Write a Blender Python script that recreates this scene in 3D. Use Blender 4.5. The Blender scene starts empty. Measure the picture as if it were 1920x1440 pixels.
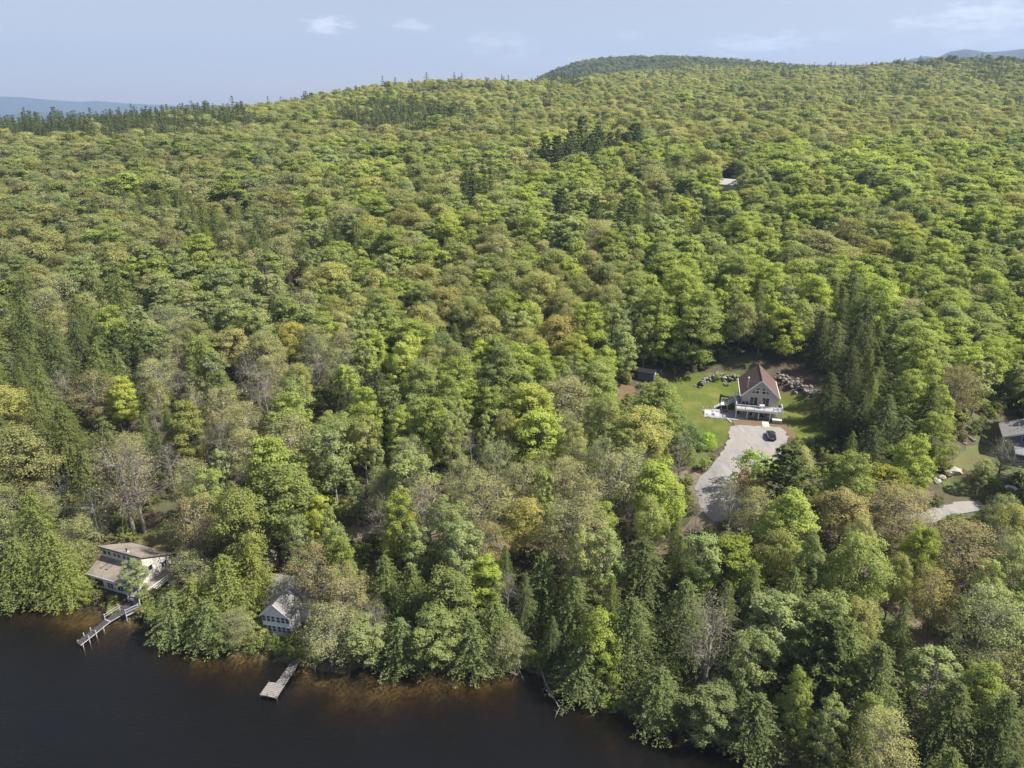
import bpy, bmesh, math, random
import numpy as np
from mathutils import Vector, Matrix

random.seed(7)
RNG = np.random.default_rng(11)
R = math.radians
scene = bpy.context.scene
COL = scene.collection

# ------------------------------------------------------------------ camera
FPX, CX, CY = 1333.0, 960.0, 720.0          # focal length and centre in photo pixels
CAM_H = 75.0
PITCH = R(20.75)
SP, CP = math.sin(PITCH), math.cos(PITCH)
cam_data = bpy.data.cameras.new('camera')
cam_data.sensor_width = 36.0
cam_data.lens = FPX / 1920.0 * 36.0
cam_data.clip_start = 0.5
cam_data.clip_end = 60000.0
cam = bpy.data.objects.new('camera', cam_data)
cam.location = (0, 0, CAM_H)
cam.rotation_euler = (math.pi / 2 - PITCH, 0, 0)
COL.objects.link(cam)
scene.camera = cam

# ------------------------------------------------------------------ light
SUN_EL, SUN_AZ = R(50), R(97)               # azimuth clockwise from straight ahead
sun_dir = Vector((math.sin(SUN_AZ) * math.cos(SUN_EL), math.cos(SUN_AZ) * math.cos(SUN_EL), math.sin(SUN_EL)))
sd = bpy.data.lights.new('sun', 'SUN')
sd.energy = 4.2
sd.angle = R(0.6)
sd.color = (1.0, 0.95, 0.87)
so = bpy.data.objects.new('sun', sd)
so.rotation_euler = sun_dir.to_track_quat('Z', 'Y').to_euler()
so.location = (0, 0, 300)
COL.objects.link(so)

world = bpy.data.worlds.new('World')
scene.world = world
world.use_nodes = True
wn, wl = world.node_tree.nodes, world.node_tree.links
wn.clear()
w_out = wn.new('ShaderNodeOutputWorld')
w_bg = wn.new('ShaderNodeBackground')
w_sky = wn.new('ShaderNodeTexSky')
w_sky.sky_type = 'NISHITA'
w_sky.sun_disc = False
w_sky.sun_elevation = SUN_EL
w_sky.sun_rotation = SUN_AZ
w_sky.altitude = 300
w_sky.air_density = 1.0
w_sky.dust_density = 1.0
w_sky.ozone_density = 1.2
w_bg.inputs['Strength'].default_value = 0.077
wl.new(w_bg.outputs[0], w_out.inputs[0])


def wmath(op, a, b=None, c=None):
    n = wn.new('ShaderNodeMath')
    n.operation = op
    for i, v in enumerate((a, b, c)):
        if v is None:
            continue
        if isinstance(v, (int, float)):
            n.inputs[i].default_value = v
        else:
            wl.new(v, n.inputs[i])
    return n.outputs[0]


w_tc = wn.new('ShaderNodeTexCoord')
w_sep = wn.new('ShaderNodeSeparateXYZ')
wl.new(w_tc.outputs['Generated'], w_sep.inputs[0])
w_az = wmath('ARCTAN2', w_sep.outputs[0], w_sep.outputs[1])
w_el = wmath('ARCSINE', w_sep.outputs[2])
w_cmb = wn.new('ShaderNodeCombineXYZ')
wl.new(wmath('MULTIPLY', w_az, 34.0), w_cmb.inputs[0])
wl.new(wmath('MULTIPLY', w_el, 110.0), w_cmb.inputs[1])
w_noise = wn.new('ShaderNodeTexNoise')
w_noise.inputs['Scale'].default_value = 1.0
w_noise.inputs['Detail'].default_value = 6.0
w_noise.inputs['Roughness'].default_value = 0.6
wl.new(w_cmb.outputs[0], w_noise.inputs['Vector'])
w_n0 = wmath('MULTIPLY', wmath('SUBTRACT', w_noise.outputs['Fac'], 0.5), 4.2)
# a few small fair-weather clouds low over the ridge, each given by its direction
CLOUDS = [(612, 46, 46, 15, 0.62), (772, 50, 36, 12, 0.34), (940, 84, 80, 24, 0.24), (1180, 66, 26, 9, 0.2),
          (1425, 82, 110, 18, 0.42), (1860, 34, 150, 24, 0.42), (1560, 70, 60, 12, 0.16), (1840, 72, 90, 16, 0.24),
          (1000, 110, 150, 14, 0.12)]
w_mask = None
for (px, py, hw, hh, st) in CLOUDS:
    u, v = (px - CX) / FPX, (CY - py) / FPX
    d = Vector((u, CP + v * SP, -SP + v * CP)).normalized()
    az, el = math.atan2(d.x, d.y), math.asin(d.z)
    a = wmath('MULTIPLY', wmath('SUBTRACT', w_az, az), FPX / hw)
    b = wmath('MULTIPLY', wmath('SUBTRACT', w_el, el), FPX / hh)
    r2 = wmath('ADD', wmath('MULTIPLY', a, a), wmath('MULTIPLY', b, b))
    m = wmath('SUBTRACT', wmath('ADD', 1.0, w_n0), r2)
    cl = wn.new('ShaderNodeMapRange')
    cl.interpolation_type = 'SMOOTHSTEP'
    cl.inputs['From Min'].default_value = 0.0
    cl.inputs['From Max'].default_value = 1.5
    cl.inputs['To Max'].default_value = st
    wl.new(m, cl.inputs['Value'])
    w_mask = cl.outputs[0] if w_mask is None else wmath('MAXIMUM', w_mask, cl.outputs[0])
w_mix = wn.new('ShaderNodeMixRGB')
w_mix.inputs['Color2'].default_value = (11.0, 10.8, 11.2, 1)
wl.new(w_mask, w_mix.inputs['Fac'])
w_bal = wn.new('ShaderNodeMixRGB')          # camera white balance: slightly warmer than the clear-sky model
w_bal.blend_type = 'MULTIPLY'
w_bal.inputs['Fac'].default_value = 1.0
w_bal.inputs['Color2'].default_value = (1.10, 0.80, 0.68, 1)
wl.new(w_sky.outputs[0], w_bal.inputs['Color1'])
wl.new(w_bal.outputs[0], w_mix.inputs['Color1'])
wl.new(w_mix.outputs[0], w_bg.inputs['Color'])

scene.view_settings.view_transform = 'Standard'
scene.view_settings.look = 'None'
scene.view_settings.exposure = 1.3
scene.view_settings.gamma = 1.0
scene.view_settings.use_curve_mapping = False
scene.render.engine = 'CYCLES'
scene.cycles.max_bounces = 8
scene.cycles.diffuse_bounces = 6
scene.cycles.glossy_bounces = 2
scene.cycles.transmission_bounces = 3
scene.cycles.transparent_max_bounces = 8
scene.cycles.volume_bounces = 0
scene.cycles.use_denoising = True
scene.cycles.caustics_reflective = False
scene.cycles.caustics_refractive = False


# ------------------------------------------------------------------ pixel <-> place
def ray(px, py):
    u, v = (px - CX) / FPX, (CY - py) / FPX
    return np.array([u, CP + v * SP, -SP + v * CP])


def at_z(px, py, z):
    d = ray(px, py)
    s = (z - CAM_H) / d[2]
    return np.array([0, 0, CAM_H]) + d * s


def at_d(px, py, dep):
    return np.array([0, 0, CAM_H]) + ray(px, py) * dep


def project(x, y, z):
    dz = z - CAM_H
    dep = y * CP - dz * SP
    up = y * SP + dz * CP
    dep = np.maximum(dep, 1e-3)
    return CX + FPX * x / dep, CY - FPX * up / dep, dep


# ------------------------------------------------------------------ terrain
SHORE_PX = [(-160, 1085), (-60, 1108), (40, 1122), (110, 1132), (180, 1140), (260, 1165), (330, 1200), (420, 1218),
            (520, 1240), (600, 1252), (700, 1258), (780, 1252), (860, 1250), (930, 1256), (1000, 1268), (1060, 1290),
            (1120, 1318), (1200, 1350), (1290, 1376), (1380, 1405), (1470, 1436), (1580, 1480), (1700, 1540), (1850, 1610)]
_sh = np.array([at_z(x, y, 0.0)[:2] for x, y in SHORE_PX])
_sx = np.concatenate([[-3000, -400], _sh[:, 0], [140, 400, 3000]])
_sy = np.concatenate([[260, 122], _sh[:, 1], [36, -20, -200]])


def shore_y(x):
    x = np.asarray(x, float)
    y = np.interp(x, _sx, _sy)
    w = np.exp(-np.abs(x) / 300)
    return y + w * (0.7 * np.sin(x * 0.33 + 1.0) + 0.45 * np.sin(x * 0.83 + 0.3) + 0.25 * np.sin(x * 1.9))


TH = 14.0
_tops = {  # photo column: (row of the tree tops, metres away)
    -300: [(800, 140), (600, 180), (450, 240), (330, 340), (262, 460), (236, 560)],
    0: [(800, 135), (600, 175), (450, 235), (330, 330), (262, 450), (234, 560)],
    240: [(800, 132), (600, 172), (450, 232), (330, 325), (250, 455), (222, 560)],
    480: [(800, 130), (600, 170), (450, 230), (330, 320), (250, 460), (203, 620)],
    720: [(800, 128), (600, 170), (450, 228), (330, 315), (250, 445), (161, 800)],
    850: [(450, 226), (330, 312), (250, 438), (157, 850)],
    960: [(800, 128), (600, 172), (450, 225), (330, 310), (250, 430), (190, 620), (158, 900)],
    1200: [(450, 225), (330, 305), (250, 425), (190, 610), (146, 930)],
    1440: [(450, 228), (330, 303), (250, 420), (190, 600), (135, 1000)],
    1680: [(450, 229), (330, 305), (250, 425), (190, 610), (126, 1060)],
    1920: [(600, 182), (450, 230), (330, 310), (250, 430), (190, 620), (120, 1080)],
    2250: [(600, 185), (450, 235), (330, 315), (250, 435), (190, 630), (118, 1100)],
}
_cp = []
for px, lst in _tops.items():
    for py, d in lst:
        P = at_d(px, py, d)
        _cp.append((P[0], P[1], P[2] - TH))
for px, py, z in [(1421, 788, 12.0), (1421, 740, 12.6), (1340, 950, 10.9), (1440, 860, 11.8), (1300, 740, 12.6), (1545, 800, 12.2),
                  (1540, 990, 9.6), (1600, 1060, 7.6), (1700, 1310, 2.6), (1420, 684, 17.0), (1215, 704, 14.5), (1800, 900, 12.0),
                  (1880, 860, 12.4), (1900, 940, 11.2), (1800, 1000, 9.6), (1200, 900, 8.5), (1250, 1080, 5.0), (1100, 1000, 6.0),
                  (900, 1050, 4.5), (690, 1010, 4.2), (500, 1060, 2.2), (300, 1000, 2.6), (160, 1000, 2.4), (0, 1000, 2.4),
                  (1560, 660, 18.0), (1700, 760, 16.5), (-200, 1000, 2.4), (700, 1150, 2.0), (1200, 1200, 2.2), (1400, 1250, 3.0),
                  (1900, 1250, 3.6), (2100, 1100, 6.0)]:
    P = at_z(px, py, z)
    _cp.append((P[0], P[1], z))
# far ground: lowland to the left, the back hill and high ground to the right
for az, r, z in [(-40, 800, 40), (-40, 1300, 18), (-25, 900, 48), (-25, 1400, 20), (-12, 1100, 62), (-12, 1700, 30), (-40, 3000, 8),
                 (-20, 3000, 8), (0, 1300, 92), (0, 1900, 55), (0, 3000, 15), (12, 1500, 130), (22, 1500, 128), (30, 1500, 150),
                 (40, 1500, 158), (20, 3200, 60), (35, 3200, 60), (50, 1500, 150), (55, 3000, 60), (-55, 700, 40), (-55, 2000, 12),
                 (0, 9000, 10), (-40, 9000, 5), (40, 9000, 10)]:
    _cp.append((r * math.sin(R(az)), r * math.cos(R(az)), z))
_cp = np.array(_cp)


def _uv(x, y):
    return np.stack([np.arctan2(x, np.maximum(y, 1.0)) * 1.4, np.log(np.hypot(x, y) + 1.0)], -1)


_cu = _uv(_cp[:, 0], _cp[:, 1])


def _k(a, b):
    r2 = ((a[:, None, :] - b[None, :, :]) ** 2).sum(-1)
    return np.where(r2 > 1e-12, 0.5 * r2 * np.log(r2 + 1e-12), 0.0)


_n = len(_cp)
_A = np.zeros((_n + 3, _n + 3))
_A[:_n, :_n] = _k(_cu, _cu) + np.eye(_n) * 0.002
_A[:_n, _n] = 1
_A[:_n, _n + 1:] = _cu
_A[_n, :_n] = 1
_A[_n + 1:, :_n] = _cu.T
_w = np.linalg.solve(_A, np.concatenate([np.log(np.maximum(_cp[:, 2], 0.5) + 4.0), np.zeros(3)]))


def sstep(a, b, x):
    t = np.clip((x - a) / (b - a), 0, 1)
    return t * t * (3 - 2 * t)


def lumps(x, y):
    return (np.sin(x * 0.071 + 1.3 * np.sin(y * 0.043)) * np.sin(y * 0.083 + 1.1 * np.sin(x * 0.037 + 2)) * 0.9
            + np.sin(x * 0.23 + y * 0.11) * np.sin(y * 0.21 - x * 0.09 + 1) * 0.25)


# the back hill and the far mountains: (azimuth px, summit px row, metres, width px, profile)
_HS = at_d(1108, 119, 1900)
_PADS = []  # (x, y, z, flat radius, blend)
HILL_UP = 0.0


def ground(x, y):
    x = np.asarray(x, float)
    y = np.asarray(y, float)
    shp = x.shape
    x, y = x.ravel(), y.ravel()
    q = _uv(x, y)
    z = np.empty(len(x))
    for i in range(0, len(x), 40000):
        s = slice(i, i + 40000)
        z[s] = np.exp(np.clip(_k(q[s], _cu) @ _w[:_n] + _w[_n] + q[s] @ _w[_n + 1:], -3, 5.6)) - 4.0
    r = np.hypot(x, y)
    z = z + sstep(190, 420, r) * (1 - sstep(1200, 1700, r)) * 2.0 * (np.sin(x * 0.031 + 0.8 * np.sin(y * 0.021)) * np.sin(y * 0.036 + 0.9 * np.sin(x * 0.017 + 1)) + 0.5 * np.sin(x * 0.055 - y * 0.033 + 2))
    z = z + lumps(x, y) * (0.25 + 1.1 * sstep(180, 400, r))
    # round hill behind the ridge
    dx, dy = (x - _HS[0]), (y - _HS[1])
    left = np.where(dx < 0, 270.0, 640.0)
    z = z + HILL_UP * np.exp(-(dx / left) ** 2 - (dy / 420.0) ** 2)
    z = np.maximum(z, 0.6)
    far = sstep(4000, 9000, r)
    z = z * (1 - far) + far * 12.0
    t = y - shore_y(x)
    back = np.clip(-t - 500, 0, 4000) * 0.03
    shelf = 0.7 + 4.6 * np.exp(-((x + 17) / 10) ** 2) + 3.2 * np.exp(-((x + 72) / 8) ** 2) + 0.8 * np.exp(-((x + 48) / 8) ** 2)
    bed = -0.22 - 0.10 * np.minimum(-t, shelf) - 0.42 * np.clip(-t - shelf, 0, 26)
    bed = bed + 0.10 * np.sin(x * 0.55 + np.sin(y * 0.7)) * np.clip(-t / 4, 0, 1)
    bed = np.maximum(bed, -8.0) + back
    land = 0.35 * np.minimum(t, 1.0) + z * sstep(0.0, 15.0, t)
    z = np.where(t < 0, np.minimum(bed, -0.22 + 9 * (back > 0) * back), land)
    z = np.where((t < 0) & (t > -0.6), -0.22 * (-t / 0.6), z)
    for (cx, cy, cz, r0, bl) in _PADS:
        d = np.hypot(x - cx, y - cy)
        k = 1 - sstep(r0, r0 + bl, d)
        z = z * (1 - k) + cz * k
    return z.reshape(shp)


def gz(x, y):
    return float(ground(np.array([x]), np.array([y]))[0])


HILL_UP = _HS[2] - 12.0 - gz(_HS[0], _HS[1])
HOUSE = at_z(1421, 789, 12.0)
HYAW = R(-14.2)
_hc, _hs = math.cos(HYAW), math.sin(HYAW)


def house_pt(lx, ly):
    return HOUSE[0] + lx * _hc - ly * _hs, HOUSE[1] + lx * _hs + ly * _hc


_c = house_pt(0, 5.5)
_PADS.append((_c[0], _c[1], 12.0, 8.5, 7.0))
GREY = at_z(1915, 880, 12.6)
_PADS.append((GREY[0], GREY[1], 12.4, 9.0, 7.0))


def at_ground(px, py, lift=0.0):
    d = ray(px, py)
    s = np.concatenate([np.arange(60, 260, 0.5), np.arange(260, 1500, 3.0)])
    P = np.array([0, 0, CAM_H])[None] + d[None] * s[:, None]
    below = P[:, 2] < ground(P[:, 0], P[:, 1]) + lift
    i = int(np.argmax(below)) if below.any() else len(s) - 1
    p = P[i].copy()
    p[2] = gz(p[0], p[1])
    return p


# ------------------------------------------------------------------ object helpers
def tag(o, label=None, cat=None, group=None, kind=None):
    if label: o['label'] = label
    if cat: o['category'] = cat
    if group: o['group'] = group
    if kind: o['kind'] = kind
    return o


def thing(name, label, cat, loc=(0, 0, 0), rz=0.0, group=None):
    o = bpy.data.objects.new(name, None)
    o.empty_display_size = 0.5
    COL.objects.link(o)
    o.location = [float(v) for v in loc]
    o.rotation_euler = (0, 0, rz)
    return tag(o, label, cat, group)


def link(name, mesh, parent=None, loc=None):
    o = bpy.data.objects.new(name, mesh)
    COL.objects.link(o)
    if parent is not None:
        o.parent = parent
    if loc is not None:
        o.location = [float(v) for v in loc]
    return o


def np_mesh(name, verts, faces, mats, midx=None, face_attr=None, smooth=False):
    """faces: list of (n,k) integer arrays"""
    me = bpy.data.meshes.new(name)
    verts = np.asarray(verts, np.float32)
    me.vertices.add(len(verts))
    me.vertices.foreach_set('co', verts.ravel())
    loops = np.concatenate([f.ravel() for f in faces]).astype(np.int32)
    tot = np.concatenate([np.full(len(f), f.shape[1], np.int32) for f in faces])
    start = np.concatenate([[0], np.cumsum(tot)[:-1]]).astype(np.int32)
    me.loops.add(len(loops))
    me.loops.foreach_set('vertex_index', loops)
    me.polygons.add(len(tot))
    me.polygons.foreach_set('loop_start', start)
    me.polygons.foreach_set('loop_total', tot)
    for m in mats:
        me.materials.append(m)
    if midx is not None:
        me.polygons.foreach_set('material_index', np.asarray(midx, np.int32))
    if smooth:
        me.polygons.foreach_set('use_smooth', np.ones(len(tot), bool))
    if face_attr is not None:
        a = me.attributes.new('leafvar', 'FLOAT', 'FACE')
        a.data.foreach_set('value', np.asarray(face_attr, np.float32))
    me.update(calc_edges=True)
    return me


class MB:
    def __init__(self):
        self.v, self.f = [], []

    def add(self, vs, fs):
        b = len(self.v)
        self.v += [tuple(float(c) for c in p) for p in vs]
        self.f += [tuple(i + b for i in f) for f in fs]
        return self

    def box(self, x0, x1, y0, y1, z0, z1):
        return self.add([(x0, y0, z0), (x1, y0, z0), (x1, y1, z0), (x0, y1, z0), (x0, y0, z1), (x1, y0, z1), (x1, y1, z1), (x0, y1, z1)],
                        [(3, 2, 1, 0), (4, 5, 6, 7), (0, 1, 5, 4), (1, 2, 6, 5), (2, 3, 7, 6), (3, 0, 4, 7)])

    def prism(self, poly, axis, a0, a1):
        """extrude a 2-D polygon along axis 'x' (poly = y,z), 'y' (x,z) or 'z' (x,y)"""
        def mk(p, a):
            return (a, p[0], p[1]) if axis == 'x' else ((p[0], a, p[1]) if axis == 'y' else (p[0], p[1], a))
        n = len(poly)
        vs = [mk(p, a0) for p in poly] + [mk(p, a1) for p in poly]
        fs = [tuple(range(n)), tuple(range(2 * n - 1, n - 1, -1))] + [(i, i + n, (i + 1) % n + n, (i + 1) % n) for i in range(n)]
        return self.add(vs, fs)

    def bar(self, a, b, w, h=None):
        """rectangular bar between two points, w wide and h high"""
        h = h or w
        a, b = Vector([float(q) for q in a]), Vector([float(q) for q in b])
        d = (b - a).normalized()
        s = d.cross(Vector((0, 0, 1)))
        if s.length < 1e-4: s = Vector((1, 0, 0))
        s.normalize()
        u = s.cross(d)
        vs = []
        for p in (a, b):
            for (i, j) in ((-1, -1), (1, -1), (1, 1), (-1, 1)):
                vs.append(p + s * i * w / 2 + u * j * h / 2)
        return self.add(vs, [(0, 1, 2, 3), (7, 6, 5, 4), (0, 4, 5, 1), (1, 5, 6, 2), (2, 6, 7, 3), (3, 7, 4, 0)])

    def tube(self, pts, radii, n=6):
        pts = [Vector([float(q) for q in p]) for p in pts]
        rings = []
        for i, p in enumerate(pts):
            d = (pts[min(i + 1, len(pts) - 1)] - pts[max(i - 1, 0)]).normalized()
            s = d.cross(Vector((0.3, 0.9, 0.1))).normalized()
            u = s.cross(d)
            rings.append([p + (s * math.cos(2 * math.pi * k / n) + u * math.sin(2 * math.pi * k / n)) * radii[i] for k in range(n)])
        vs = [q for r_ in rings for q in r_]
        fs = []
        for i in range(len(pts) - 1):
            for k in range(n):
                fs.append((i * n + k, i * n + (k + 1) % n, (i + 1) * n + (k + 1) % n, (i + 1) * n + k))
        fs.append(tuple(range(n - 1, -1, -1)))
        fs.append(tuple((len(pts) - 1) * n + k for k in range(n)))
        return self.add(vs, fs)

    def lathe(self, prof, n=14, c=(0, 0)):
        vs, fs = [], []
        for (r_, z) in prof:
            for k in range(n):
                vs.append((c[0] + r_ * math.cos(2 * math.pi * k / n), c[1] + r_ * math.sin(2 * math.pi * k / n), z))
        for i in range(len(prof) - 1):
            for k in range(n):
                fs.append((i * n + k, i * n + (k + 1) % n, (i + 1) * n + (k + 1) % n, (i + 1) * n + k))
        fs.append(tuple(range(n - 1, -1, -1)))
        fs.append(tuple((len(prof) - 1) * n + k for k in range(n)))
        return self.add(vs, fs)

    def mesh(self, name, mat, bevel=0.0, smooth=False):
        me = bpy.data.meshes.new(name)
        me.from_pydata(self.v, [], self.f)
        bm = bmesh.new()
        bm.from_mesh(me)
        bmesh.ops.recalc_face_normals(bm, faces=bm.faces)
        if bevel > 0:
            bmesh.ops.bevel(bm, geom=list(bm.edges), offset=bevel, segments=1, affect='EDGES', clamp_overlap=True)
        bm.to_mesh(me)
        bm.free()
        if smooth:
            me.polygons.foreach_set('use_smooth', [True] * len(me.polygons))
        me.materials.append(mat)
        return me

    def build(self, name, mat, parent=None, bevel=0.0, smooth=False):
        return link(name, self.mesh(name, mat, bevel, smooth), parent)


# ------------------------------------------------------------------ materials
def nodes_of(m):
    m.use_nodes = True
    return m.node_tree.nodes, m.node_tree.links


def mat(name, c, rough=0.8, c2=None, scale=4.0, detail=4.0, bump=0.0, metal=0.0, spec=0.3, stretch=None, c3=None, scale3=0.6, coords='Object'):
    m = bpy.data.materials.new(name)
    n, l = nodes_of(m)
    b = n['Principled BSDF']
    b.inputs['Roughness'].default_value = rough
    b.inputs['Metallic'].default_value = metal
    b.inputs['Specular IOR Level'].default_value = spec
    c2 = c2 or tuple(v * 0.72 for v in c)
    tc = n.new('ShaderNodeTexCoord')
    mp = n.new('ShaderNodeMapping')
    if stretch: mp.inputs['Scale'].default_value = stretch
    l.new(tc.outputs[coords], mp.inputs[0])
    t = n.new('ShaderNodeTexNoise')
    t.inputs['Scale'].default_value = scale
    t.inputs['Detail'].default_value = detail
    t.inputs['Roughness'].default_value = 0.65
    l.new(mp.outputs[0], t.inputs['Vector'])
    rp = n.new('ShaderNodeValToRGB')
    rp.color_ramp.elements[0].position = 0.32
    rp.color_ramp.elements[1].position = 0.68
    rp.color_ramp.elements[0].color = (*c2, 1)
    rp.color_ramp.elements[1].color = (*c, 1)
    l.new(t.outputs['Fac'], rp.inputs[0])
    col = rp.outputs[0]
    if c3:
        t3 = n.new('ShaderNodeTexNoise')
        t3.inputs['Scale'].default_value = scale3
        t3.inputs['Detail'].default_value = 5
        l.new(tc.outputs[coords], t3.inputs['Vector'])
        r3 = n.new('ShaderNodeMapRange')
        r3.inputs['From Min'].default_value = 0.45
        r3.inputs['From Max'].default_value = 0.65
        l.new(t3.outputs['Fac'], r3.inputs['Value'])
        mx = n.new('ShaderNodeMixRGB')
        mx.inputs['Color2'].default_value = (*c3, 1)
        l.new(r3.outputs[0], mx.inputs['Fac'])
        l.new(col, mx.inputs['Color1'])
        col = mx.outputs[0]
    l.new(col, b.inputs['Base Color'])
    if bump:
        bp = n.new('ShaderNodeBump')
        bp.inputs['Strength'].default_value = bump
        bp.inputs['Distance'].default_value = 0.05
        l.new(t.outputs['Fac'], bp.inputs['Height'])
        l.new(bp.outputs[0], b.inputs['Normal'])
    return m


def foliage_mat():
    m = bpy.data.materials.new('foliage')
    n, l = nodes_of(m)
    n.remove(n['Principled BSDF'])
    out = n['Material Output']
    at = n.new('ShaderNodeAttribute')
    at.attribute_type = 'INSTANCER'
    at.attribute_name = 'leaf_tint'
    av = n.new('ShaderNodeAttribute')
    av.attribute_name = 'leafvar'
    mr = n.new('ShaderNodeMixRGB')          # older, greener leaves to young, yellower ones
    mr.inputs['Color1'].default_value = (0.70, 0.78, 0.80, 1)
    mr.inputs['Color2'].default_value = (1.28, 1.21, 1.05, 1)
    l.new(av.outputs['Fac'], mr.inputs['Fac'])
    vm = n.new('ShaderNodeVectorMath')
    vm.operation = 'MULTIPLY'
    l.new(at.outputs['Color'], vm.inputs[0])
    l.new(mr.outputs[0], vm.inputs[1])
    df = n.new('ShaderNodeBsdfDiffuse')
    l.new(vm.outputs[0], df.inputs['Color'])
    v2 = n.new('ShaderNodeVectorMath')
    v2.operation = 'MULTIPLY'
    v2.inputs[1].default_value = (0.92, 0.92, 0.66)
    l.new(vm.outputs[0], v2.inputs[0])
    tr = n.new('ShaderNodeBsdfTranslucent')
    l.new(v2.outputs[0], tr.inputs['Color'])
    mx = n.new('ShaderNodeAddShader')
    l.new(df.outputs[0], mx.inputs[0])
    l.new(tr.outputs[0], mx.inputs[1])
    l.new(mx.outputs[0], out.inputs['Surface'])
    return m


M = {}
M['foliage'] = foliage_mat()
M['bark'] = mat('bark', (0.14, 0.12, 0.10), 0.95, (0.06, 0.05, 0.042), 3.0, bump=0.4, stretch=(1, 1, 0.3))
M['pale_bark'] = mat('pale_bark', (0.34, 0.315, 0.275), 0.9, (0.18, 0.165, 0.145), 2.0, bump=0.3)
M['ground'] = mat('forest_floor', (0.11, 0.083, 0.055), 0.95, (0.06, 0.047, 0.032), 0.9, 8, bump=0.5, c3=(0.10, 0.12, 0.045), scale3=0.09)
M['bed'] = mat('lake_bed', (0.23, 0.18, 0.07), 0.9, (0.06, 0.048, 0.02), 1.1, 10, c3=(0.045, 0.036, 0.016), scale3=0.16)
M['lawn'] = mat('lawn_grass', (0.105, 0.140, 0.020), 0.95, (0.065, 0.092, 0.014), 1.6, 9, bump=0.6, c3=(0.15, 0.145, 0.035), scale3=0.22)
M['dry_grass'] = mat('dry_grass', (0.16, 0.14, 0.055), 0.95, (0.10, 0.09, 0.04), 1.2, 8, bump=0.6, c3=(0.10, 0.14, 0.04), scale3=0.25)
M['gravel'] = mat('gravel', (0.33, 0.315, 0.305), 0.95, (0.22, 0.208, 0.20), 0.7, 10, bump=0.5, c3=(0.27, 0.25, 0.22), scale3=0.16)
M['gravel'] = mat('gravel', (0.34, 0.322, 0.305), 0.95, (0.20, 0.19, 0.18), 0.8, 12, bump=0.5, stretch=(1.0, 0.28, 1), c3=(0.28, 0.255, 0.225), scale3=0.22)
M['gravel'].node_tree.nodes['Mapping'].inputs['Rotation'].default_value = (0, 0, R(32))
M['sand'] = mat('sandy_soil', (0.25, 0.20, 0.145), 0.95, (0.15, 0.12, 0.088), 1.2, 9, bump=0.5)
M['soil'] = mat('brown_soil', (0.19, 0.135, 0.07), 0.95, (0.11, 0.08, 0.045), 1.3, 8, bump=0.5)
M['stone'] = mat('field_stone', (0.30, 0.28, 0.25), 0.9, (0.12, 0.11, 0.098), 2.2, 8, bump=0.5)
M['pale_stone'] = mat('pale_stone', (0.52, 0.48, 0.40), 0.9, (0.3, 0.27, 0.22), 1.5, 8, bump=0.4)
M['white'] = mat('white_paint', (0.74, 0.74, 0.74), 0.55, (0.62, 0.62, 0.61), 3.0)
M['weathered_white'] = mat('weathered_white_paint', (0.50, 0.50, 0.50), 0.7, (0.36, 0.36, 0.36), 3.0)
M['greige'] = mat('greige_siding', (0.43, 0.39, 0.345), 0.75, (0.39, 0.35, 0.31), 2.0)
M['brown_roof'] = mat('brown_shingles', (0.14, 0.09, 0.077), 0.9, (0.095, 0.06, 0.052), 5.0, 8, bump=0.5)
M['grey_roof'] = mat('grey_shingles', (0.26, 0.25, 0.24), 0.9, (0.17, 0.165, 0.16), 3.5, 8, bump=0.5)
M['tan_roof'] = mat('weathered_shingles', (0.29, 0.25, 0.205), 0.9, (0.21, 0.18, 0.15), 2.4, 8, bump=0.5, c3=(0.16, 0.14, 0.12), scale3=0.4)
M['metal_roof'] = mat('grey_metal_roof', (0.22, 0.235, 0.26), 0.45, (0.18, 0.195, 0.22), 1.5, spec=0.5)
M['cream'] = mat('cream_siding', (0.68, 0.64, 0.57), 0.8, (0.52, 0.48, 0.42), 2.0, bump=0.15)
M['tan'] = mat('tan_siding', (0.42, 0.35, 0.26), 0.8, (0.34, 0.28, 0.21), 2.0)
M['slate'] = mat('slate_blue_siding', (0.12, 0.14, 0.175), 0.7, (0.1, 0.115, 0.145), 2.0)
M['teal'] = mat('dark_teal_trim', (0.05, 0.11, 0.10), 0.6, (0.04, 0.085, 0.08), 3.0)
M['grey_deck'] = mat('grey_deck_boards', (0.36, 0.36, 0.37), 0.8, (0.25, 0.25, 0.26), 4.0, 6, stretch=(1, 6, 1))
M['dock'] = mat('weathered_dock_boards', (0.30, 0.28, 0.26), 0.85, (0.17, 0.16, 0.15), 3.0, 6, bump=0.2)
M['light_deck'] = mat('light_deck_boards', (0.52, 0.52, 0.52), 0.8, (0.42, 0.42, 0.42), 4.0, 6)
M['dark_dock'] = mat('dark_dock_boards', (0.075, 0.075, 0.082), 0.85, (0.04, 0.04, 0.045), 3.0, 6, bump=0.2)
M['timber'] = mat('pale_timber', (0.55, 0.46, 0.30), 0.8, (0.42, 0.34, 0.22), 3.0)
M['slab'] = mat('concrete_slab', (0.50, 0.47, 0.42), 0.9, (0.40, 0.37, 0.33), 1.5)
M['dark'] = mat('dark_plastic', (0.025, 0.025, 0.028), 0.5, (0.018, 0.018, 0.02), 4.0)
M['metal'] = mat('galvanised_metal', (0.6, 0.6, 0.6), 0.4, (0.5, 0.5, 0.5), 4.0, metal=0.6)
M['red'] = mat('faded_red', (0.45, 0.06, 0.06), 0.6, (0.34, 0.05, 0.05), 4.0)
M['pink'] = mat('faded_red_canvas', (0.45, 0.13, 0.13), 0.85, (0.36, 0.1, 0.1), 4.0)
M['tarp'] = mat('white_tarp', (0.78, 0.77, 0.75), 0.7, (0.6, 0.59, 0.58), 3.0)
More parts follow.
